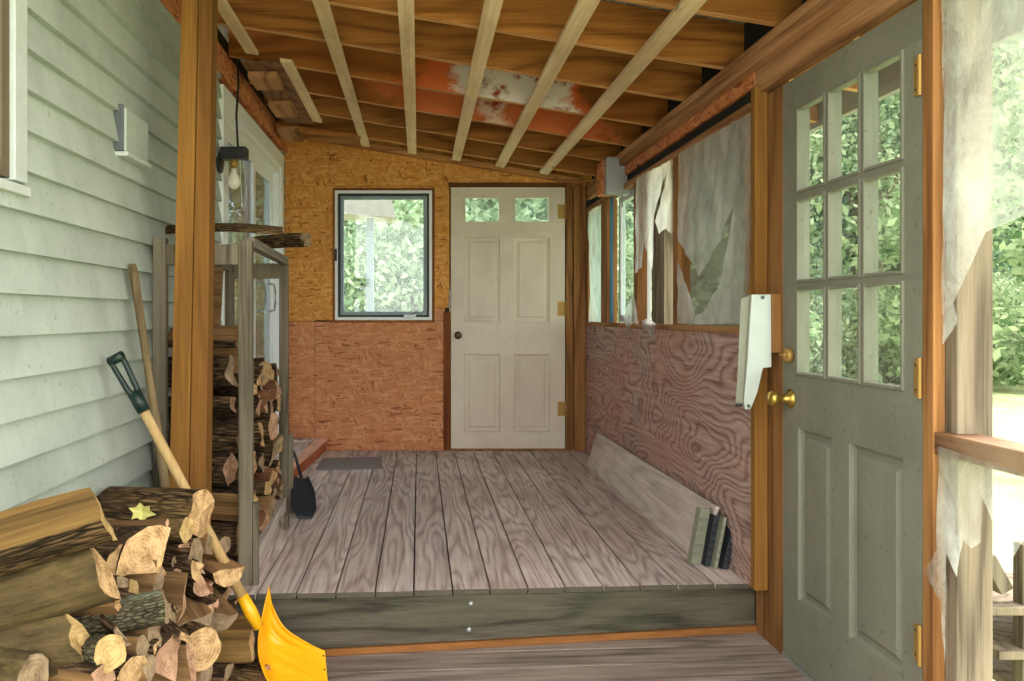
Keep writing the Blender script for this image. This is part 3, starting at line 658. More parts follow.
for a, b in zip(yy[:-1], yy[1:]): sloped(m, 1.345, 1.36, a+.02, b-.02, 0, .19)
tag(m.build('trim_eave_blocking', M['felt']), 'black felt blocking between the rafter ends', 'trim', kind='structure')
m = sloped(MB(), 1.905, 1.93, 1.4, 6.4, -.02, .19)
tag(m.build('trim_fascia', M['house_fascia'], bevel=.002), 'pale fascia board along the outer eave', 'trim', kind='structure')
sx_ = [(-.405,'first'),(-.052,'second'),(.28,'third'),(.608,'fourth'),(.935,'fifth')]
def strip(x, y0, y1, label, group='long furring strips'):
    m = MB(); g = .033
    m.hexa([(x-g,y0,zr(x-g)-.020),(x+g,y0,zr(x+g)-.020),(x+g,y1,zr(x+g)-.020),(x-g,y1,zr(x-g)-.020),(x-g,y0,zr(x-g)-.001),(x+g,y0,zr(x+g)-.001),(x+g,y1,zr(x+g)-.001),(x-g,y1,zr(x-g)-.001)])
    return tag(m.build('furring_strip', M['strip'], bevel=.0015), label, 'strip', group)
for i, (x, nme) in enumerate(sx_): strip(x, 1.4, 6.12-.02*i, f'pale furring strip under the rafters, {nme} from the left of those reaching the back wall')
strip(-.87, 1.4, 4.2, 'pale furring strip along the house side, cut short before the soffit panel')
strip(-.70, 4.24, 5.55, 'short pale furring strip along the edge of the dark soffit panel')
# soffit panel and blocks at the house side
m = MB(); m.box(-.945, -.735, 4.28, 5.62, 2.595, 2.608)
tag(m.build('soffit_panel', M['soffit'], bevel=.001), 'loose dark plywood soffit panel at the house side of the ceiling', 'panel')
def block(c0, c1, z0, z1, label):
    m = MB(); m.box(c0[0], c1[0], c0[1], c1[1], z0, z1); tag(m.build('wood_block', M['lum_y'], bevel=.002), label, 'block', 'blocks under the soffit panel')
block((-.94,4.42), (-.78,4.66), 2.556, 2.594, 'nearer pale wood block under the dark soffit panel')
block((-.94,5.02), (-.80,5.30), 2.556, 2.594, 'farther pale wood block under the dark soffit panel')
m = MB(); m.box(-1.0, -.86, 5.66, 5.98, 2.545, 2.584); tag(m.build('wood_block', M['lum_y'], bevel=.002), 'pale wood block beside the farthest end of the ledger', 'block')
m = MB(); m.bar((-1.02, 5.72, 2.60), (-.42, 5.80, 2.535), .06, .035); tag(m.build('loose_board', M['rafter'], bevel=.002), 'loose brown board hanging below the rafters in the far left corner', 'board')

# ------------------------------------------------------------------ light fixture
lf = empty('wall_lamp', (-1.03, 4.2, 2.06), 'black wall lamp bracket with a bare bulb beside the sliding door', 'lamp')
MB().box(-1.03, -.895, 4.16, 4.24, 2.066, 2.128).build('bracket', M['black'], lf, bevel=.006)
MB().lathe((-1.043, 4.2, 2.05), (1,0,0), [(0,.055),(.012,.055),(.02,.03)], 18).build('wall_plate', M['black'], lf)
MB().lathe((-.965, 4.2, 2.068), (0,0,-1), [(0,.020),(.035,.020),(.038,.015),(.05,.014)], 14).build('socket', M['brass_dull'], lf, smooth=True)
sk_ = [c for c in lf.children if c.name.startswith('socket')][0]
MB().lathe((-.965, 4.2, 2.020), (0,0,-1), [(0,.013),(.02,.016),(.045,.028),(.07,.034),(.09,.030),(.105,.016),(.109,.001)], 18).build('bulb', M['bulb'], sk_, smooth=True)
m = MB(); m.tube([(-.93,4.19,2.066),(-.928,4.19,1.95),(-.92,4.19,1.84)], .0025, 6); m.tube([(-.918,4.21,2.066),(-.905,4.21,1.93),(-.90,4.21,1.86)], .002, 6); m.lathe((-.92,4.19,1.84), (0,0,-1), [(0,.003),(.008,.007),(.02,.006),(.024,.001)], 8)
m.build('pull_chain', M['white'], lf)
m = MB(); m.tube([(-.955,4.25,2.60),(-.95,4.23,2.45),(-.955,4.21,2.3),(-.945,4.2,2.128)], .006, 8); m.build('cord', M['black'], lf, smooth=True)

# vent box on the siding
vb = empty('siding_vent', (XL+.02, 2.94, 1.8), 'small white box vent cover on the mint siding', 'vent')
a0, a1 = PX(113,104,-1.035), PX(146,128,-1.035)
MB().box(XL+.002, XL+.042, 2.80, 3.03, 1.825, 1.975).build('cover', M['siding'], vb, bevel=.004)
MB().box(XL+.002, XL+.052, 2.79, 3.035, 1.806, 1.822).build('lower_lip', M['white'], vb, bevel=.003)
MB().box(XL+.002, XL+.035, 2.785, 2.797, 1.824, 1.985).build('side_flange', M['gasket'], vb, bevel=.002)

# ------------------------------------------------------------------ orange post
pt = empty('porch_post', (-.83, 3.0, 0), 'tall orange double timber post standing in front of the firewood rack', 'post')
def leanpost(mb, xa0, xa1, xb0, xb1, y0, y1, z0, z1):
    mb.hexa([(xa0,y0,z0),(xa1,y0,z0),(xa1,y1,z0),(xa0,y1,z0),(xb0,y0,z1),(xb1,y0,z1),(xb1,y1,z1),(xb0,y1,z1)]); return mb
YP = 2.955
f0 = lambda px: (px-VX)/F*YP
zt = 2.60
# image x at z=0 and at the top, extrapolated
leanpost(MB(), f0(164), f0(184.5), f0(182.5), f0(198.5), YP, YP+.09, -.07, zt).build('timber', M['post'], pt, bevel=.003)
leanpost(MB(), f0(185), f0(203), f0(199), f0(212.5), YP+.006, YP+.09, -.07, zt).build('timber', wood('post_second', srgb(98,64,26), srgb(140,96,42), 2, .1, 6, 5, .35, vary=.05), pt, bevel=.003)

# ------------------------------------------------------------------ firewood rack
rk = empty('firewood_rack', (-.86, 3.7, .2), 'grey timber firewood rack standing on the deck edge', 'rack')
RX0, RX1, RY0, RY1, RZ = -1.035, -.655, 3.13, 4.32, 1.555
leg = lambda x0, x1, y0, y1, z0, z1: MB().box(x0,x1,y0,y1,z0,z1).build('leg', M['rack'], rk, bevel=.003)
leg(-.703, -.650, 3.13, 3.168, .2, RZ-.01); leg(-1.035, -.985, 3.13, 3.168, .2, RZ)
leg(-.745, -.698, 4.282, 4.32, .2, RZ-.01); leg(-1.035, -.99, 4.282, 4.32, .2, RZ)
rail = lambda b, mt='rack': MB().box(*b).build('rail', M[mt], rk, bevel=.003)
rail((-.984, -.704, 3.135, 3.172, 1.45, 1.53)); rail((-.989, -.746, 4.28, 4.316, 1.45, 1.53)); rail((-1.035, -.99, 3.170, 4.28, 1.49, 1.53), 'rack_y')
hx(MB(), [(-.690,3.169),(-.648,3.169),(-.694,4.281),(-.736,4.281)], 1.522, 1.560).build('rail', M['rack_y'], rk, bevel=.003)
hx(MB(), [(-.688,3.169),(-.655,3.169),(-.705,4.30),(-.738,4.30)], .2, .285).build('base_rail', M['board'], rk, bevel=.003)
MB().box(-1.03, -.99, 3.17, 4.28, .2, .285).build('base_rail', M['rack_y'], rk, bevel=.003)
MB().box(-.648, -.628, 3.135, 3.165, .2, .52).build('doubler', M['rack'], rk, bevel=.002)
MB().box(-.696, -.672, 4.285, 4.318, .2, .62).build('doubler', M['rack'], rk, bevel=.002)
hx(MB(), [(-.665,3.95),(-.645,3.95),(-.648,4.02),(-.668,4.02)], .2, .27).build('foot_block', M['rack'], rk, bevel=.002)

# ------------------------------------------------------------------ firewood
def section(shape, r, rd):
    """closed outline [(y, z, edge-to-next is bark)]"""
    out = []
    if shape == 'round':
        n = 18
        for i in range(n): t = 2*math.pi*i/n; k = r*rd.uniform(.94,1.05); out.append((k*math.cos(t), k*math.sin(t), True))
    elif shape in ('half', 'slab'):
        fl = .95 if shape == 'half' else .55
        n = 10
        for i in range(n+1): t = math.pi*i/n; k = r*rd.uniform(.95,1.04); out.append((k*math.cos(t), k*math.sin(t)*fl-r*.35*fl, i < n))
        for i in (1,2,3): out.append((-r+2*r*i/4, -r*.35*fl+r*rd.uniform(-.09,.07), False))
    else:   # quarter wedge
        a = math.radians(rd.uniform(42,56)); R = r*1.5; cx = -R*.62
        n = 7
        for i in range(n+1): t = -a+2*a*i/n; k = R*rd.uniform(.96,1.03); out.append((cx+k*math.cos(t), k*math.sin(t), i < n))
        ex, ey = out[-1][0], out[-1][1]; sx, sy = out[0][0], out[0][1]
        for i in (1,2): f = i/3; out.append((ex+(cx-ex)*f+rd.uniform(-.06,.06)*r, ey*(1-f)+rd.uniform(-.06,.06)*r, False))
        out.append((cx, rd.uniform(-.05,.05)*r, False))
        for i in (1,2): f = i/3; out.append((cx+(sx-cx)*f+rd.uniform(-.06,.06)*r, sy*f+rd.uniform(-.06,.06)*r, False))
    return out
def log(E, phi, pitch, L, r, shape, roll, label, seed, bark='bark', end='end', split='split', group='loose firewood heap', slant=(0,0), jag=.0, taper=1.0, squash=1.0, name='firewood_log', bend=0.0):
    rd = random.Random(seed); sec = section(shape, r, rd); cr, sr = math.cos(roll), math.sin(roll)
    sec = [(y*cr-z*sr, (y*sr+z*cr)*squash, b) for y, z, b in sec]; n = len(sec)
    K = 8; rings = []
    for k in range(K):
        f = k/(K-1); x = -L*f; sc = 1+(taper-1)*f
        oy = bend*math.sin(math.pi*f)*L; ring = []
        for j, (y, z, b) in enumerate(sec):
            q = 1+.05*noise.noise(Vector((x*9+seed, y*14, z*14)))
            xx = x + (slant[0]*y+slant[1]*z)*(1 if k in (0,) else (-.5 if k == K-1 else 0))
            if k in (0, K-1): xx += (jag*1.6+.25)*r*noise.noise(Vector((seed*1.7+k, y/r*1.1, z/r*1.1)))
            ring.append(Vector((xx, y*sc*q, z*sc*q+oy)))
        rings.append(ring)
    wd = MB(); bk = MB(); mp = [{}, {}]
    vs_ = [p for rg in rings for p in rg]
    fb = [(k*n+j, k*n+(j+1)%n, (k+1)*n+(j+1)%n, (k+1)*n+j) for k in range(K-1) for j in range(n) if sec[j][2]]
    fw = [(k*n+j, k*n+(j+1)%n, (k+1)*n+(j+1)%n, (k+1)*n+j) for k in range(K-1) for j in range(n) if not sec[j][2]]
    def sub(mb, faces, m):
        used = sorted({i for f in faces for i in f}); ix = {i: a for a, i in enumerate(used)}
        mb.add([vs_[i] for i in used], [[ix[i] for i in f] for f in faces], m)
    if fw: sub(wd, fw, 0)
    core = []
    for k in (0, K-1):
        c = sum(rings[k], Vector())/n + Vector(((.03 if k == 0 else -.03)*r*0, 0, 0))
        mid = [c+(p-c)*.55+Vector((jag*.3*r*rd.uniform(-1,1),0,0)) for p in rings[k]]; core.append(mid)
        wd.add(rings[k]+mid+[c], [(j,(j+1)%n,n+(j+1)%n,n+j) for j in range(n)]+[(n+j,n+(j+1)%n,2*n) for j in range(n)], 1)
    if not fw:   # a round log: its heartwood joins the two cut ends
        o0 = len(wd.v)-2*(2*n+1)+n; o1 = len(wd.v)-(2*n+1)+n
        for j in range(n): wd.f.append([o0+j, o0+(j+1)%n, o1+(j+1)%n, o1+j]); wd.m.append(0)
    root = wd.build(name, [M[split], M[end]], local=True)
    sub(bk, fb, 0)
    b = bk.build('bark', M[bark], root, local=True, smooth=True)
    ex = Vector((math.cos(phi)*math.cos(pitch), -math.sin(phi)*math.cos(pitch), math.sin(pitch)))
    ey = Vector((0,0,1)).cross(ex).normalized(); ez = ex.cross(ey)
    R = Matrix((ex, ey, ez)).transposed().to_4x4()
    root.matrix_world = Matrix.Translation(Vector(E)) @ R
    root.location = Vector(E); root.rotation_euler = R.to_euler()
    tag(root, label, 'firewood', group); return root
def C5(cx, cy, Y): return P(cx/2.826, 440+cy/2.826, Y)
rad = math.radians
H = [ # end centre in pile picture (cx, cy), depth Y, phi, pitch, length, radius, shape, roll, options, label
 (296,226,1.86,-22,13,.46,.092,'quarter',248,dict(split='split_yellow',bark='bark',end='end_yellow',slant=(0,-.3)),'large split log with a yellowish top face, topmost at the left of the heap'),
 (290,380,1.86,-20,12,.46,.078,'half',100,dict(bark='bark_smooth',end='end',slant=(.1,-.25)),'large smooth olive barked log directly under the topmost left log'),
 (222,580,1.82,-14,5,.42,.074,'half',96,dict(bark='bark_smooth',end='end_yellow',jag=.3,slant=(0,-.3)),'large log with a pale pointed end, third down at the left of the heap'),
 (566,208,2.50,18,2,.34,.077,'round',0,dict(bark='bark',end='end',jag=.06),'thick rough barked log lying on top of the heap by the orange post'),
 (528,253,2.42,14,2,.30,.040,'round',0,dict(bark='bark',end='end_yellow'),'slim round log with a pale oval end under the thick top log'),
 (405,312,2.10,50,12,.22,.080,'quarter',120,dict(bark='bark_dark',end='end',jag=.05),'split chunk with a broad pale end facing the room in the heap centre'),
 (440,262,2.36,0,0,.34,.045,'slab',10,dict(bark='bark',end='end'),'brown split slab lying behind the broad pale chunk'),
 (335,350,2.06,8,0,.28,.050,'round',0,dict(bark='bark_dark',end='end'),'dark barked log tucked left of the broad pale chunk'),
 (312,603,1.80,38,14,.24,.040,'round',0,dict(bark='bark_lichen',end='end_yellow'),'round lichen covered branch with a bright yellow end low in the heap'),
 (468,468,1.98,-14,8,.30,.042,'round',0,dict(bark='bark_lichen',end='end_grey'),'long lichen grey branch slanting across the middle of the heap'),
 (520,440,2.32,4,-4,.30,.075,'slab',-88,dict(bark='bark_dark',end='end_pink',slant=(0,.1)),'upright thin split piece with a tall pinkish end in the heap'),
 (550,326,2.44,8,2,.32,.052,'round',0,dict(bark='bark_dark',end='end_grey'),'dark round log under the slim pale ended log'),
 (592,296,2.62,12,0,.30,.042,'quarter',30,dict(bark='bark_dark',end='end_grey'),'small split log beside the shovel handle upper bend of the heap'),
 (636,296,2.80,25,4,.24,.030,'round',0,dict(bark='bark_dark',end='end_grey'),'short dark stick end just behind the shovel handle'),
 (646,384,2.56,50,0,.26,.056,'half',180,dict(bark='bark',end='end'),'half round log with a flat topped tan end beside the shovel shaft'),
 (568,412,2.42,42,0,.26,.042,'half',120,dict(bark='bark_dark',end='end_pink'),'small half log between the pinkish upright piece and the shovel'),
 (546,528,2.34,58,-8,.30,.062,'half',190,dict(bark='bark_smooth',end='end_grey'),'grey half round log end facing the room in the lower heap'),
 (618,508,2.46,52,-10,.30,.066,'half',165,dict(bark='bark_smooth',end='end_grey'),'grey half round log right of its similar grey neighbour'),
 (712,560,2.74,-4,0,.32,.072,'quarter',-45,dict(bark='bark_dark',end='end',split='split_yellow'),'big tan split block beside the yellow shovel blade'),
 (572,592,2.26,52,6,.28,.058,'round',0,dict(bark='bark',end='end'),'tan split log end low in the heap under the grey half logs'),
 (716,634,2.80,0,0,.34,.060,'quarter',60,dict(bark='bark_dark',end='end',split='split_red'),'reddish brown split block under the tan block by the shovel blade'),
 (478,612,2.06,16,0,.30,.075,'quarter',100,dict(bark='bark_dark',end='end_pink',slant=(0,-.1)),'split log with a tall pale end at the bottom centre of the heap'),
 (538,640,2.16,6,0,.30,.070,'slab',-85,dict(bark='bark_dark',end='end_pink'),'thin upright white ended slab at the bottom of the heap'),
 (412,620,1.95,8,0,.30,.075,'slab',-75,dict(bark='bark_smooth',end='end_grey'),'grey edged upright slab at the bottom centre left'),
 (378,650,1.90,14,0,.30,.055,'quarter',80,dict(bark='bark_dark',end='end'),'pale ended wedge at the bottom edge of the heap'),
 (436,532,2.00,6,4,.28,.045,'quarter',20,dict(bark='bark_dark',end='end_grey'),'dark wedge just below the long lichen branch'),
 (445,405,2.14,4,-6,.28,.075,'slab',-80,dict(bark='bark_smooth',end='end_grey'),'grey edged slab leaning under the broad pale chunk'),
 (376,430,2.02,14,0,.26,.045,'quarter',40,dict(bark='bark_dark',end='end_yellow'),'small wedge with a yellowish end right of the olive log'),
 (585,660,2.30,6,0,.30,.055,'quarter',10,dict(bark='bark_dark',end='end_grey'),'dark wedge at the bottom below the tan log end'),
 (640,680,2.56,4,0,.30,.060,'half',40,dict(bark='bark_dark',end='end_grey'),'dark half log at the bottom left of the reddish block'),
 (748,690,2.72,20,0,.30,.060,'round',0,dict(bark='bark',end='end_pink'),'brown log lying on the floor behind the shovel blade'),
 (90,672,1.70,20,0,.40,.050,'round',0,dict(bark='bark_smooth',end='end_grey'),'log with a grey end at the bottom left picture corner'),
 (292,672,1.78,20,0,.30,.045,'quarter',60,dict(bark='bark_dark',end='end_pink'),'small wedge below the yellow ended branch'),
 (500,385,2.36,6,0,.28,.040,'quarter',70,dict(bark='bark_dark',end='end_pink'),'small wedge above the pinkish upright piece'),
 (555,372,2.40,26,0,.26,.038,'quarter',200,dict(bark='bark_dark',end='end'),'little pale wedge under the dark round log'),
 (605,340,2.76,30,0,.26,.038,'half',150,dict(bark='bark_dark',end='end_grey'),'little half log touching the shovel handle'),
 (640,440,2.74,14,0,.30,.050,'half',30,dict(bark='bark',end='end_pink'),'brown half log behind the grey half logs'),
 (470,520,2.16,10,0,.30,.055,'round',0,dict(bark='bark_dark',end='end_grey'),'dark round log behind the long lichen branch end'),
]
for i, (cx, cy, Y, ph, pi_, L, r, shp, rl, op, lb) in enumerate(H):
    log(C5(cx, cy, Y), rad(ph), rad(pi_), L, r, shp, rad(rl), lb, 100+i, **op)
rd = random.Random(5)
KB = [(470,250,2.34),(350,400,1.98),(400,470,1.98),(455,380,2.2),(520,300,2.36),(490,345,2.3),(600,420,2.5),(565,360,2.42),(500,480,2.2),(440,580,1.98),(350,560,1.86),(335,470,1.9),(600,470,2.42),(665,470,2.74),(520,560,2.1),(620,318,2.74)]
for i, (cx, cy, Y) in enumerate(KB):
    log(C5(cx, cy, Y), rad(rd.uniform(-25,45)), rad(rd.uniform(-14,14)), rd.uniform(.14,.24), rd.uniform(.018,.030), rd.choice(['quarter','slab','slab']), rd.uniform(0,6.28),
        'thin splinter of split kindling wedged between the logs of the heap', 700+i, bark='bark_dark', end=rd.choice(['end','end_grey','end_pink']), split=rd.choice(['split','split','split_red']), group='kindling splinters in the heap', jag=.5, name='kindling_stick')
# yellow leaf on the thick top log
c_ = C5(402, 203, 2.43); sp_ = [(-.15,.95),(.18,.55),(.62,.62),(.60,.18),(1.15,-.20),(.45,-.50),(.05,-.95),(-.35,-.55),(-.75,-.72),(-.62,-.05),(-.95,.48),(-.42,.50)]
m = MB(); m.add([c_+Vector((x*.040, -.002-.008*abs(x), y*.030)) for x, y in sp_]+[c_+Vector((0,.004,0))], [(i,(i+1)%12,12) for i in range(12)])
tag(m.build('fallen_leaf', plain('leaf_yellow', srgb(214,206,120), .6), solid=.0012), 'pale yellow lobed leaf on the side of the thick top log', 'leaf')
# the buried core of the heap, seen only through the gaps
rd = random.Random(77); k = 0
for Y in (1.80, 1.95, 2.08, 2.20, 2.34, 2.48, 2.62, 2.76):
    top = .30 if Y < 1.9 else .48 if Y < 2 else .60-.04*max(0, (Y-2.1)/.14)
    z = .07
    while z < top-.05:
        r = rd.uniform(.052,.064)
        log((-.775+rd.uniform(-.03,.02), Y+rd.uniform(-.015,.015), z), rad(rd.uniform(-6,10)), 0, .27, r, rd.choice(['round','half','quarter']), rd.uniform(0,6.28),
            'dark firewood log buried deep in the loose heap, half hidden by the others', 300+k, bark='bark_dark', end='end_grey', group='buried heap logs')
        z += r*2+.012; k += 1

# rack contents: columns from the front, logs from the bottom up
cols = [3.225, 3.36, 3.495, 3.63, 3.765, 3.90, 4.035, 4.17]
tops = [1.24, 1.20, 1.12, 1.08, 1.05, 1.04, 1.03, 1.0]
ordn = ['first','second','third','fourth','fifth','sixth','seventh','eighth','ninth','tenth','eleventh']
rd = random.Random(12)
for ci, (Y, tp) in enumerate(zip(cols, tops)):
    z = .289; stack = []
    while True:
        r = rd.uniform(.060,.074) if ci == 0 else rd.uniform(.052,.070)
        if z+2*r > tp+.03: break
        stack.append((z+r, r)); z += 2*r+.004
    for li, (zc, r) in enumerate(stack):
        fr_ = len(stack)-1-li
        X = -.700-.037*(Y-3.13)/1.19+rd.uniform(-.02,.04) - (.03 if ci == 0 else 0)
        log((X, Y+rd.uniform(-.006,.006), zc), rad(rd.uniform(-5,12)), rad(rd.uniform(-2,2)), .28, r*.985, rd.choice(['round','half','quarter','quarter'] if ci else ['round','round','half']), rd.uniform(0,6.28),
            f'firewood log in the rack, {ordn[ci]} column from the front, {"topmost" if fr_ == 0 else ordn[fr_]+" from the top"}', 500+ci*20+li,
            bark=rd.choice(['bark','bark_dark','bark_dark']), end=rd.choice(['end','end_pink','end_grey']), group='firewood stacked in the rack', jag=.12, split=rd.choice(['split','split','split_red']))
# pieces on top of the rack and leaning in it
log(P(283,231,3.40), rad(-3), rad(0), .50, .044, 'slab', rad(20), 'long split branch lying across the top of the rack', 901, bark='bark', end='end', group='wood on the rack top', jag=.3, bend=.03)
log(P(306,240,3.95), rad(24), rad(2), .34, .035, 'round', 0, 'knobbly broken branch end sticking out over the rack top', 902, bark='bark', end='end_grey', group='wood on the rack top', jag=.4, bend=.02)
m = MB(); m.bar((-.925, 3.62, 1.10), (-.90, 3.60, 1.47), .05, .02, (0,1,0)); tag(m.build('kindling_stick', M['split'], bevel=.002), 'split kindling stick standing on the logs inside the rack', 'firewood')

# ------------------------------------------------------------------ snow shovel
sh = empty('snow_shovel', (-.5, 2.75, .02), 'yellow bladed snow shovel leaning on the siding across the firewood heap', 'shovel')
hb = P(249, 609, 2.66); ht = P(137, 398, 2.63)
sf_ = MB().tube([hb, hb.lerp(ht,.5), ht], [.0175,.0165,.016], 14).build('shaft', M['handle'], sh, smooth=True)
d = (ht-hb).normalized(); sd_ = d.cross(Vector((-.2,-1,.1))).normalized()
m = MB(); m.tube([ht-d*.05, ht+d*.02], [.021,.023], 14)
gl = .145
for s_ in (-1, 1): m.tube([ht+d*.0, ht+d*.03+sd_*s_*.016, ht+d*(gl-.02)+sd_*s_*.021, ht+d*gl+sd_*s_*.017], [.013,.010,.009,.011], 10)
m.tube([ht+d*gl-sd_*.026, ht+d*gl+sd_*.026], .016, 10)
m.build('grip', M['grip'], sf_, smooth=True)
# blade: curved scoop, bicubic through a coarse net (rows: handle edge to cutting edge, columns: upper side to lower side)
net = [[P(269,586,2.88), P(263,612,2.85), P(258,642,2.76), P(262,668,2.66), P(278,700,2.56)],
       [P(273,607,2.90), P(268,628,2.90), P(268,652,2.84), P(274,680,2.74), P(292,712,2.60)],
       [P(284,627,2.89), P(280,642,2.90), P(283,660,2.84), P(292,688,2.74), P(310,718,2.61)],
       [P(302,640,2.87), P(300,652,2.86), P(304,670,2.80), P(314,695,2.70), P(330,721,2.60)],
       [P(325,651,2.84), P(326,664,2.80), P(328,681,2.74), P(334,705,2.65), P(346,724,2.56)]]
def cr(p, t):
    n = len(p)-1; i = min(int(t*n), n-1); f = t*n-i
    a, b, c, e = p[max(i-1,0)], p[i], p[i+1], p[min(i+2,n)]
    return .5*((2*b)+(c-a)*f+(2*a-5*b+4*c-e)*f*f+(3*b-a-3*c+e)*f**3)
NN = 28; m = MB(); V = []
for i in range(NN+1):
    row = [cr([net[k][j] for k in range(5)], i/NN) for j in range(5)]
    for j in range(NN+1):
        p = cr(row, j/NN); rib = .012*math.sin(j/NN*math.pi*7)**2*(1 if .12 < i/NN < .9 else 0)*min(1, 5*min(i/NN-.1, .92-i/NN)) if .12 < i/NN < .9 else 0
        V.append(p+Vector((-.2,.95,.1))*rib)
m.add(V, [(i*(NN+1)+j, i*(NN+1)+j+1, (i+1)*(NN+1)+j+1, (i+1)*(NN+1)+j) for i in range(NN) for j in range(NN)])
bl_ = m.build('blade', M['yellow'], sh, smooth=True, solid=.004)
m = MB(); m.tube([hb+d*.05, hb-d*.01, hb-d*.07], [.020,.023,.018], 12); m.build('socket', M['yellow'], sh, smooth=True)
m = MB()
for f in (.12,.35,.6,.85):
    row = [cr([net[k][j] for k in range(5)], .97) for j in range(5)]; p = cr(row, f); m.lathe(p+Vector((0,-.006,0)), (0,1,0), [(0,.003),(.012,.003)], 8)
m.build('rivet', M['black'], bl_)

# long old tool handle against the siding
m = MB(); a = Vector((-1.022, 2.87, 1.435)); b = Vector((-.905, 2.86, .68)); c = Vector((-.87, 2.86, .3))
m.tube([a, a.lerp(b,.04), a.lerp(b,.15), a.lerp(b,.5), b, c], [.014,.021,.0185,.017,.021,.022], 12, sq=.8)
tag(m.build('tool_handle', M['handle_old'], smooth=True), 'old bare wooden tool handle leaning on the siding behind the heap', 'handle')

# small hearth shovel on the deck
hs = empty('hearth_shovel', (-.56, 4.2, .2), 'small black hearth shovel leaning beside the rack on the deck', 'shovel')
b0 = Vector((-.642, 4.40, .365)); 
MB().tube([b0, Vector((-.68,4.41,.49)), P(268,400,4.44)], [.009,.008,.007], 8).build('shaft', M['pan'], hs, smooth=True)
n_ = 10; V = []; tip = Vector((-.585, 4.13, .206)); top = Vector((-.640, 4.385, .355)); dd = tip-top; sdv = Vector((1,.10,-.05)).normalized(); nv = dd.cross(sdv).normalized()
for i in range(n_+1):
    f = i/n_; wd_ = .034+.030*min(1, f*2.6) - .028*max(0, f-.8)/.2
    for j in range(9):
        u = (j-4)/4; lift = .022*(u**4)*(1-f*.8)+.01*(1-f)
        V.append(top+dd*f+sdv*u*wd_+nv*(-lift if nv.z < 0 else lift)+Vector((0,0,.004)))
m = MB(); m.add(V, [(i*9+j, i*9+j+1, (i+1)*9+j+1, (i+1)*9+j) for i in range(n_) for j in range(8)])
m.build('pan', M['pan'], hs, smooth=True, solid=.003)

# ------------------------------------------------------------------ right side bits
# board leaning along the plywood
m = MB(); th = .018
c = [(1.180,3.46,.202),(1.180,5.66,.202),(1.262,5.70,.425),(1.262,3.42,.440)]
m.prism(c, (th,0,-.004)); tag(m.build('loose_board', M['board'], bevel=.003), 'long pale grey board leaning against the plywood half wall on the deck', 'board')
# metal brackets
def bracket(px0, px1, py0, py1, Y, mat, label, flange=.03, lean=.045):
    p = P(px0, py1, Y); q = P(px1, py0, Y); z0 = .202; z1 = q.z; x0, x1 = p.x, P(px1, py1, Y).x
    m = MB(); t = .004
    def sheet(a, b, ya, yb):  # from (a,ya) to (b,yb), vertical, leaning right
        m.hexa([(a,ya,z0),(b,yb,z0),(b+t,yb+t,z0),(a+t,ya+t,z0),(a+lean,ya+.01,z1),(b+lean,yb+.01,z1),(b+lean+t,yb+t+.01,z1),(a+lean+t,ya+t+.01,z1)])
    sheet(x0, x1, Y, Y-.002); sheet(x0, x0-.008, Y, Y+flange); sheet(x1, x1+.010, Y, Y+flange)
    for k in range(1, 6):
        zz_ = z0+(z1-z0)*k/6.5; m.box(x0+.006+lean*k/6.5, x1-.004+lean*k/6.5, Y-.008+.01*k/6, Y+.002+.01*k/6, zz_, zz_+.012)
    tag(m.build('metal_bracket', mat, bevel=.001), label, 'bracket', 'metal brackets by the leaning board')
bracket(691, 700.5, 509, 560, 3.40, M['greenmetal'], 'green grey metal bracket standing at the end of the leaning board, leftmost of the bundle')
bracket(705, 710, 516, 562, 3.37, M['pan'], 'black metal bracket in the middle of the bundle by the leaning board', .05)
bracket(714, 717, 518, 565, 3.34, M['greenmetal'], 'thin green grey metal strip right of the black bracket', .05)
bracket(722, 727, 530, 566, 3.33, M['pan'], 'dark metal bracket at the right end of the bundle on the deck', .05)

# aluminium bracket on the jamb
ab = empty('aluminium_cover', (1.25, 2.94, .9), 'pale folded aluminium cover hanging on the jamb beside the sage door', 'cover')
YA = 2.945
poly = [(752,294.5),(771,294.5),(771.5,367),(763,368),(757.5,392),(751,408.5),(745.5,409.5),(744,402),(748,360)]
m = MB(); m.prism([P(a, b, YA) for a, b in poly], (0,.004,0)); m.build('front_plate', M['alum'], ab, bevel=.001)
poly2 = [(741,299),(752.5,294.5),(748,360),(744.5,404),(735.5,404),(737.5,378)]
m = MB(); m.prism([P(a, b, YA+.012) for a, b in poly2], (0,.004,0)); m.build('back_plate', M['alum2'], ab, bevel=.001)
m = MB(); q = [P(751.5,294.5,YA+.001), P(744.2,404,YA+.001)]; m.add([q[0], q[1], q[1]+Vector((-.004,.03,0)), q[0]+Vector((-.004,.03,0))], [(0,1,2,3)]); m.build('side_flange', M['alum2'], ab, solid=.003)
for (a, b) in ((762.5,297.5),(748.5,406)):
    p = P(a, b, YA); MB().lathe(p+Vector((0,.001,0)), (0,-1,0), [(0,.007),(.004,.007),(.006,.003)], 12).build('rivet', M['gasket'], ab)
p = P(737.5,402.5,YA-.01); MB().tube([P(735.5,405,YA), P(742.5,405,YA-.004)], .006, 10).build('pin', M['black'], ab)

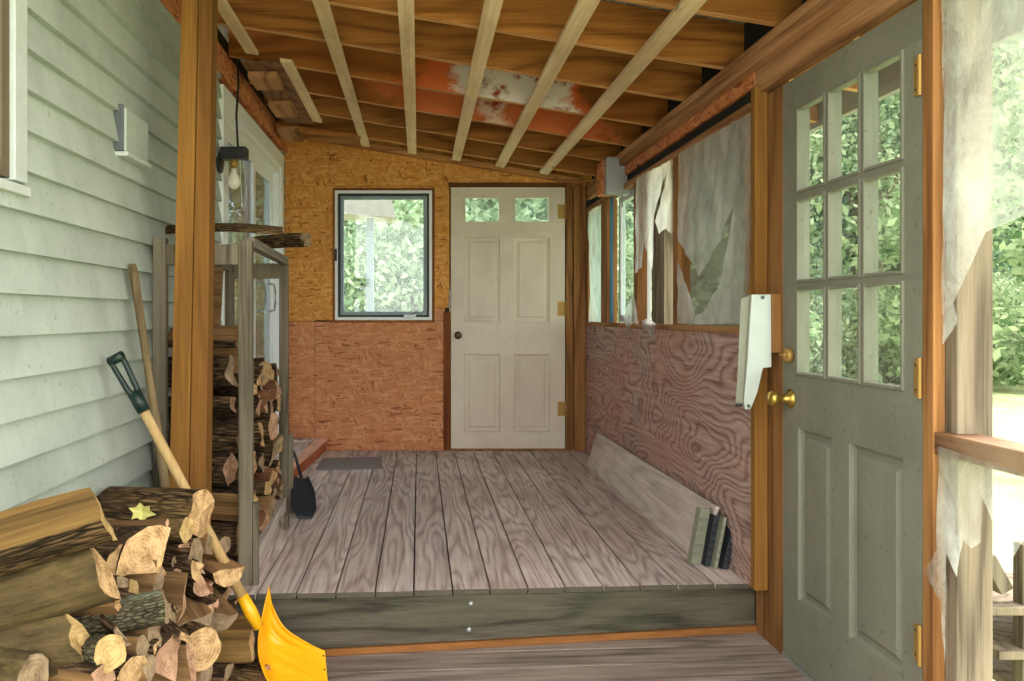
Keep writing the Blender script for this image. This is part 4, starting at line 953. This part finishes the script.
# ------------------------------------------------------------------ torn plastic film
def inside(pt, poly):
    x, y = pt; c = False; j = len(poly)-1
    for i in range(len(poly)):
        if (poly[i][1] > y) != (poly[j][1] > y) and x < (poly[j][0]-poly[i][0])*(y-poly[i][1])/(poly[j][1]-poly[i][1])+poly[i][0]: c = not c
        j = i
    return c
def sheet(name, pts, X, mat, label, seed, amp=.006, step=.022, fold=(30,0), group='torn plastic sheets'):
    poly = [(PX(a, b, X).y, PX(a, b, X).z) for a, b in pts]
    y0, y1 = min(p[0] for p in poly), max(p[0] for p in poly); z0, z1 = min(p[1] for p in poly), max(p[1] for p in poly)
    co = []; nb = len(poly); rj = random.Random(seed)
    for i in range(nb):      # densified outline
        (ya, za), (yb_, zb_) = poly[i], poly[(i+1) % nb]; k = max(1, int(math.hypot(yb_-ya, zb_-za)/step))
        co += [Vector((ya+(yb_-ya)*j/k, za+(zb_-za)*j/k)) for j in range(k)]
    ed = [(i, (i+1) % len(co)) for i in range(len(co))]; outl = [(c[0], c[1]) for c in co]
    y = y0+step*.5
    while y < y1:
        z = z0+step*.5
        while z < z1:
            pt = (y+rj.uniform(-.3,.3)*step, z+rj.uniform(-.3,.3)*step)
            if inside(pt, outl): co.append(Vector(pt))
            z += step*1.3
        y += step
    cv, _, cf, *_r = delaunay_2d_cdt(co, ed, [], 0, 1e-6)
    bm = bmesh.new(); bv = [bm.verts.new((X, p[0], p[1])) for p in cv]
    for f in cf:
        c = sum((cv[i] for i in f), Vector((0,0)))/len(f)
        if inside((c[0], c[1]), outl): bm.faces.new([bv[i] for i in f])
    for v in bm.verts:
        y, z = v.co.y, v.co.z
        n = noise.noise(Vector((y*6+seed, z*5, seed)))*.6+noise.noise(Vector((y*17+z*9*fold[1]+seed, z*6-y*3*fold[1], 3.1)))*.5+.35*math.sin(y*fold[0]+z*fold[1]*9+3*noise.noise(Vector((y*3,z*2,seed))))
        v.co.x += amp*n
    me = bpy.data.meshes.new(name); c = Vector((X,(y0+y1)/2,z0)); bmesh.ops.translate(bm, verts=bm.verts[:], vec=-c); bm.to_mesh(me); bm.free()
    for p in me.polygons: p.use_smooth = True
    me.materials.append(mat); o = bpy.data.objects.new(name, me); C.objects.link(o); o.location = c
    return tag(o, label, 'plastic', group)
q = lambda L_: [(660+a/2.62, 90+b/2.62) for a, b in L_]
sheet('plastic_sheet', q([(47,168),(110,132),(180,92),(240,58),(243,300),(236,500),(214,612),(120,614),(45,612),(47,450),(70,510),(95,590),(110,585),(150,520),(175,420),(192,300),(165,380),(130,440),(103,488),(80,450),(48,395)]), 1.286, M['film'], 'clear plastic sheet with a big V shaped tear on the widest right window', 1, .010, .02, (40,1))
q = lambda L_: [(570+a/3.095, 140+b/3.095) for a, b in L_]
sheet('plastic_sheet', q([(205,117),(262,88),(320,57),(320,300),(300,270),(275,292),(262,252),(290,150),(297,100),(280,150),(257,250),(252,400),(238,350),(225,290),(222,395),(203,412)]), 1.284, M['film'], 'tattered hanging plastic sheet on the narrow right window', 2, .012, .024, (60,0))
sheet('plastic_scrap', q([(192,478),(204,500),(213,575),(196,560),(178,590),(165,545)]), 1.280, M['film'], 'small torn plastic scrap at the stud by the clear window', 3, .006)
sheet('plastic_scrap', q([(222,560),(240,552),(266,570),(252,622),(240,590),(228,592)]), 1.278, M['film'], 'small torn plastic scrap hanging over the orange sill', 4, .006)
sheet('plastic_sheet', q([(48,228),(99,198),(99,575),(45,575)]), 1.300, M['film_green'], 'greenish folded plastic sheet on the farthest right window', 5, .016, .03, (55,0))
sheet('plastic_sheet', [(943,-150),(1200,-240),(1200,160),(1100,185),(1030,212),(985,232),(967,272),(952,303),(957,322),(942,345)], 1.333, M['film_clear'], 'large clear plastic sheet over the upper near right opening', 6, .008, .03, (18,1))
q = lambda L_: [(910+a/2.423, 400+b/2.423) for a, b in L_]
sheet('plastic_sheet', q([(70,112),(276,180),(420,235),(420,430),(330,380),(276,340),(245,395),(215,340),(173,232),(172,345),(150,360),(130,340),(112,430),(90,370),(80,640),(72,490),(35,415),(68,362)]), 1.331, M['film_clear'], 'torn plastic sheet hanging below the worn rail on the right', 7, .008, .024, (30,1))

# ------------------------------------------------------------------ outdoors
m = MB(); NG = 40; V = []; fs = []
for i in range(NG+1):
    for j in range(NG+1):
        x = -40+110*i/NG; y = -20+100*j/NG; dist = math.hypot(x, y)
        V.append((x, y, -.35+.25*noise.noise(Vector((x*.08,y*.08,0)))*min(1, max(0, dist-6)/10)+max(0, dist-18)*.03))
fs = [(i*(NG+1)+j, (i+1)*(NG+1)+j, (i+1)*(NG+1)+j+1, i*(NG+1)+j+1) for i in range(NG) for j in range(NG)]
m.add(V, fs); tag(m.build('ground', M['grass'], origin=(0,0,0), smooth=True), 'pale sunlit lawn outside the porch', 'ground', kind='structure')
def crown(seed, h, w, n, ls):
    rd = random.Random(seed); m = MB()
    cl = []
    for _ in range(70):
        t = rd.uniform(.02,1); R = w/2*math.sqrt(max(.08, 1-(abs(t-.42)/.6)**2.2)); a = rd.uniform(0,6.283); k = R*math.sqrt(rd.uniform(.25,1)); cl.append((Vector((k*math.cos(a), k*math.sin(a), t*h)), rd.uniform(.07,.15)*w))
    for _ in range(n):
        c, s = rd.choice(cl); p = c+Vector((rd.gauss(0,1),rd.gauss(0,1),rd.gauss(0,.7)))*s*.62
        if p.z < .05: p.z = rd.uniform(.05,.4)
        u = Vector((rd.gauss(0,1),rd.gauss(0,1),rd.gauss(0,1))).normalized(); v = u.cross(Vector((rd.gauss(0,1),rd.gauss(0,1),rd.gauss(0,1)))).normalized()
        q = ls*rd.uniform(.5,1.3)
        m.add([p-u*q, p-v*q*.5, p+u*q, p+v*q*.5], [(0,1,2,3)])
    return m
def tree(seed, h, w, n, ls, lm, label):
    r = empty('leafy_tree', (0,0,0), label, 'tree', 'trees beyond the lawn')
    crown(seed, h, w, n, ls).build('foliage', M[lm], r, origin=(0,0,0))
    m = MB(); m.tube([(0,0,-.3),(.08,0,h*.3),(.0,.1,h*.75)], [.16,.12,.05], 8); m.tube([(.05,0,h*.35),(w*.25,.2,h*.7)], [.07,.02], 6); m.tube([(.05,0,h*.3),(-w*.22,-.1,h*.62)], [.07,.02], 6); m.build('trunk', M['trunk'], r, origin=(0,0,0))
    return r
protos = [tree(1, 10, 7.5, 24000, .105, 'leaf1', ''), tree(2, 9, 7, 24000, .095, 'leaf2', ''), tree(3, 11, 8, 26000, .11, 'leaf3', ''), tree(4, 3.2, 4.0, 8000, .07, 'leaf2', '')]
used = set()
def place(k, x, y, s, rz, label, group='trees beyond the lawn'):
    src = protos[k]
    if k in used:
        r = src.copy(); C.objects.link(r)
        for ch in src.children: c = ch.copy(); C.objects.link(c); c.parent = r
    else: r = src; used.add(k)
    d = math.hypot(x, y); r.location = (x, y, -.35+max(0, d-18)*.03); r.rotation_euler = (0,0,rz); r.scale = (s,s,s)
    tag(r, label, 'tree' if k < 3 else 'bush', group)
rd = random.Random(9)
lb_back = 'leafy green tree behind the porch seen through the back window'
for i, (x, y, k) in enumerate(((-2.4,17,0),(.5,15.5,1),(3.4,18,2),(-.8,22,2),(2.2,24,0),(-5,21,1))): place(k, x, y, rd.uniform(.9,1.1), rd.uniform(0,6), lb_back, 'trees behind the back wall')
for i in range(5): place(3, -3+i*1.7, 12.5+rd.uniform(-.5,.8), rd.uniform(.8,1.1), rd.uniform(0,6), 'low pale bush behind the porch seen through the back window', 'bushes behind the back wall')
for i in range(7):
    s_ = .24+i*.045; y = 20+rd.uniform(-2,3); place(i % 3, y*s_+1, y, rd.uniform(.9,1.2), rd.uniform(0,6), 'tall green tree at the edge of the lawn seen through the right wall windows', 'trees right of the porch')
for i in range(8):
    s_ = .45+i*.055; y = 24+rd.uniform(-2,3); place((i+1) % 3, y*s_, y, rd.uniform(.9,1.2), rd.uniform(0,6), 'tall green tree at the far edge of the lawn seen past the sage door', 'trees beyond the sage door')
for i in range(9):
    s_ = .24+i*.065; y = 28+rd.uniform(0,3); place((i+2) % 3, y*s_, y, rd.uniform(1.2,1.5), rd.uniform(0,6), 'large background tree forming the woods beyond the lawn', 'woods beyond the lawn')
for i in range(10):
    s_ = .30+i*.055; y = 18.5+rd.uniform(-1,1.5); place(3, y*s_, y, rd.uniform(.45,.75), rd.uniform(0,6), 'low pale bush along the far edge of the lawn', 'bushes along the lawn')
# post and eave outside the back window
m = MB(); m.box(P(366.5,0,7.6).x, P(373.5,0,7.6).x, 7.6, 7.68, -.4, 2.42); tag(m.build('outdoor_post', plain('post_grey_paint', srgb(168,178,184), .5), bevel=.003), 'pale grey post outside the back window', 'post')
m = MB(); z1_ = P(0,214,7.5).z
m.prism([(-.85,7.45,z1_),(P(396,0,7.45).x,7.45,z1_-.04),(P(388,0,7.45).x,7.45,2.45),(-.85,7.45,2.55)], (0,.5,0)); tag(m.build('outdoor_eave', plain('eave_paint', srgb(196,184,176), .6), bevel=.003), 'pale eave end outside the back window', 'eave')
# wooden steps beyond the near opening
sp = empty('outdoor_steps', (2.15, 3.0, -.35), 'weathered grey wooden steps outside below the worn rail', 'steps')
for i in range(3):
    z0 = -.12+.16*i; x0 = 2.34-.12*i
    MB().box(x0-.13, x0+.6, 2.9+.0*i, 3.3, z0-.03, z0).build('tread', M['weather'], sp, bevel=.003)
MB().box(2.19, 2.24, 2.92, 2.97, -.35, .42).build('post', M['rack'], sp, bevel=.003)
m = MB(); m.bar(P(984,556,2.95), P(1002,589,2.95), .06, .05); m.build('brace', M['rack'], sp, bevel=.002)
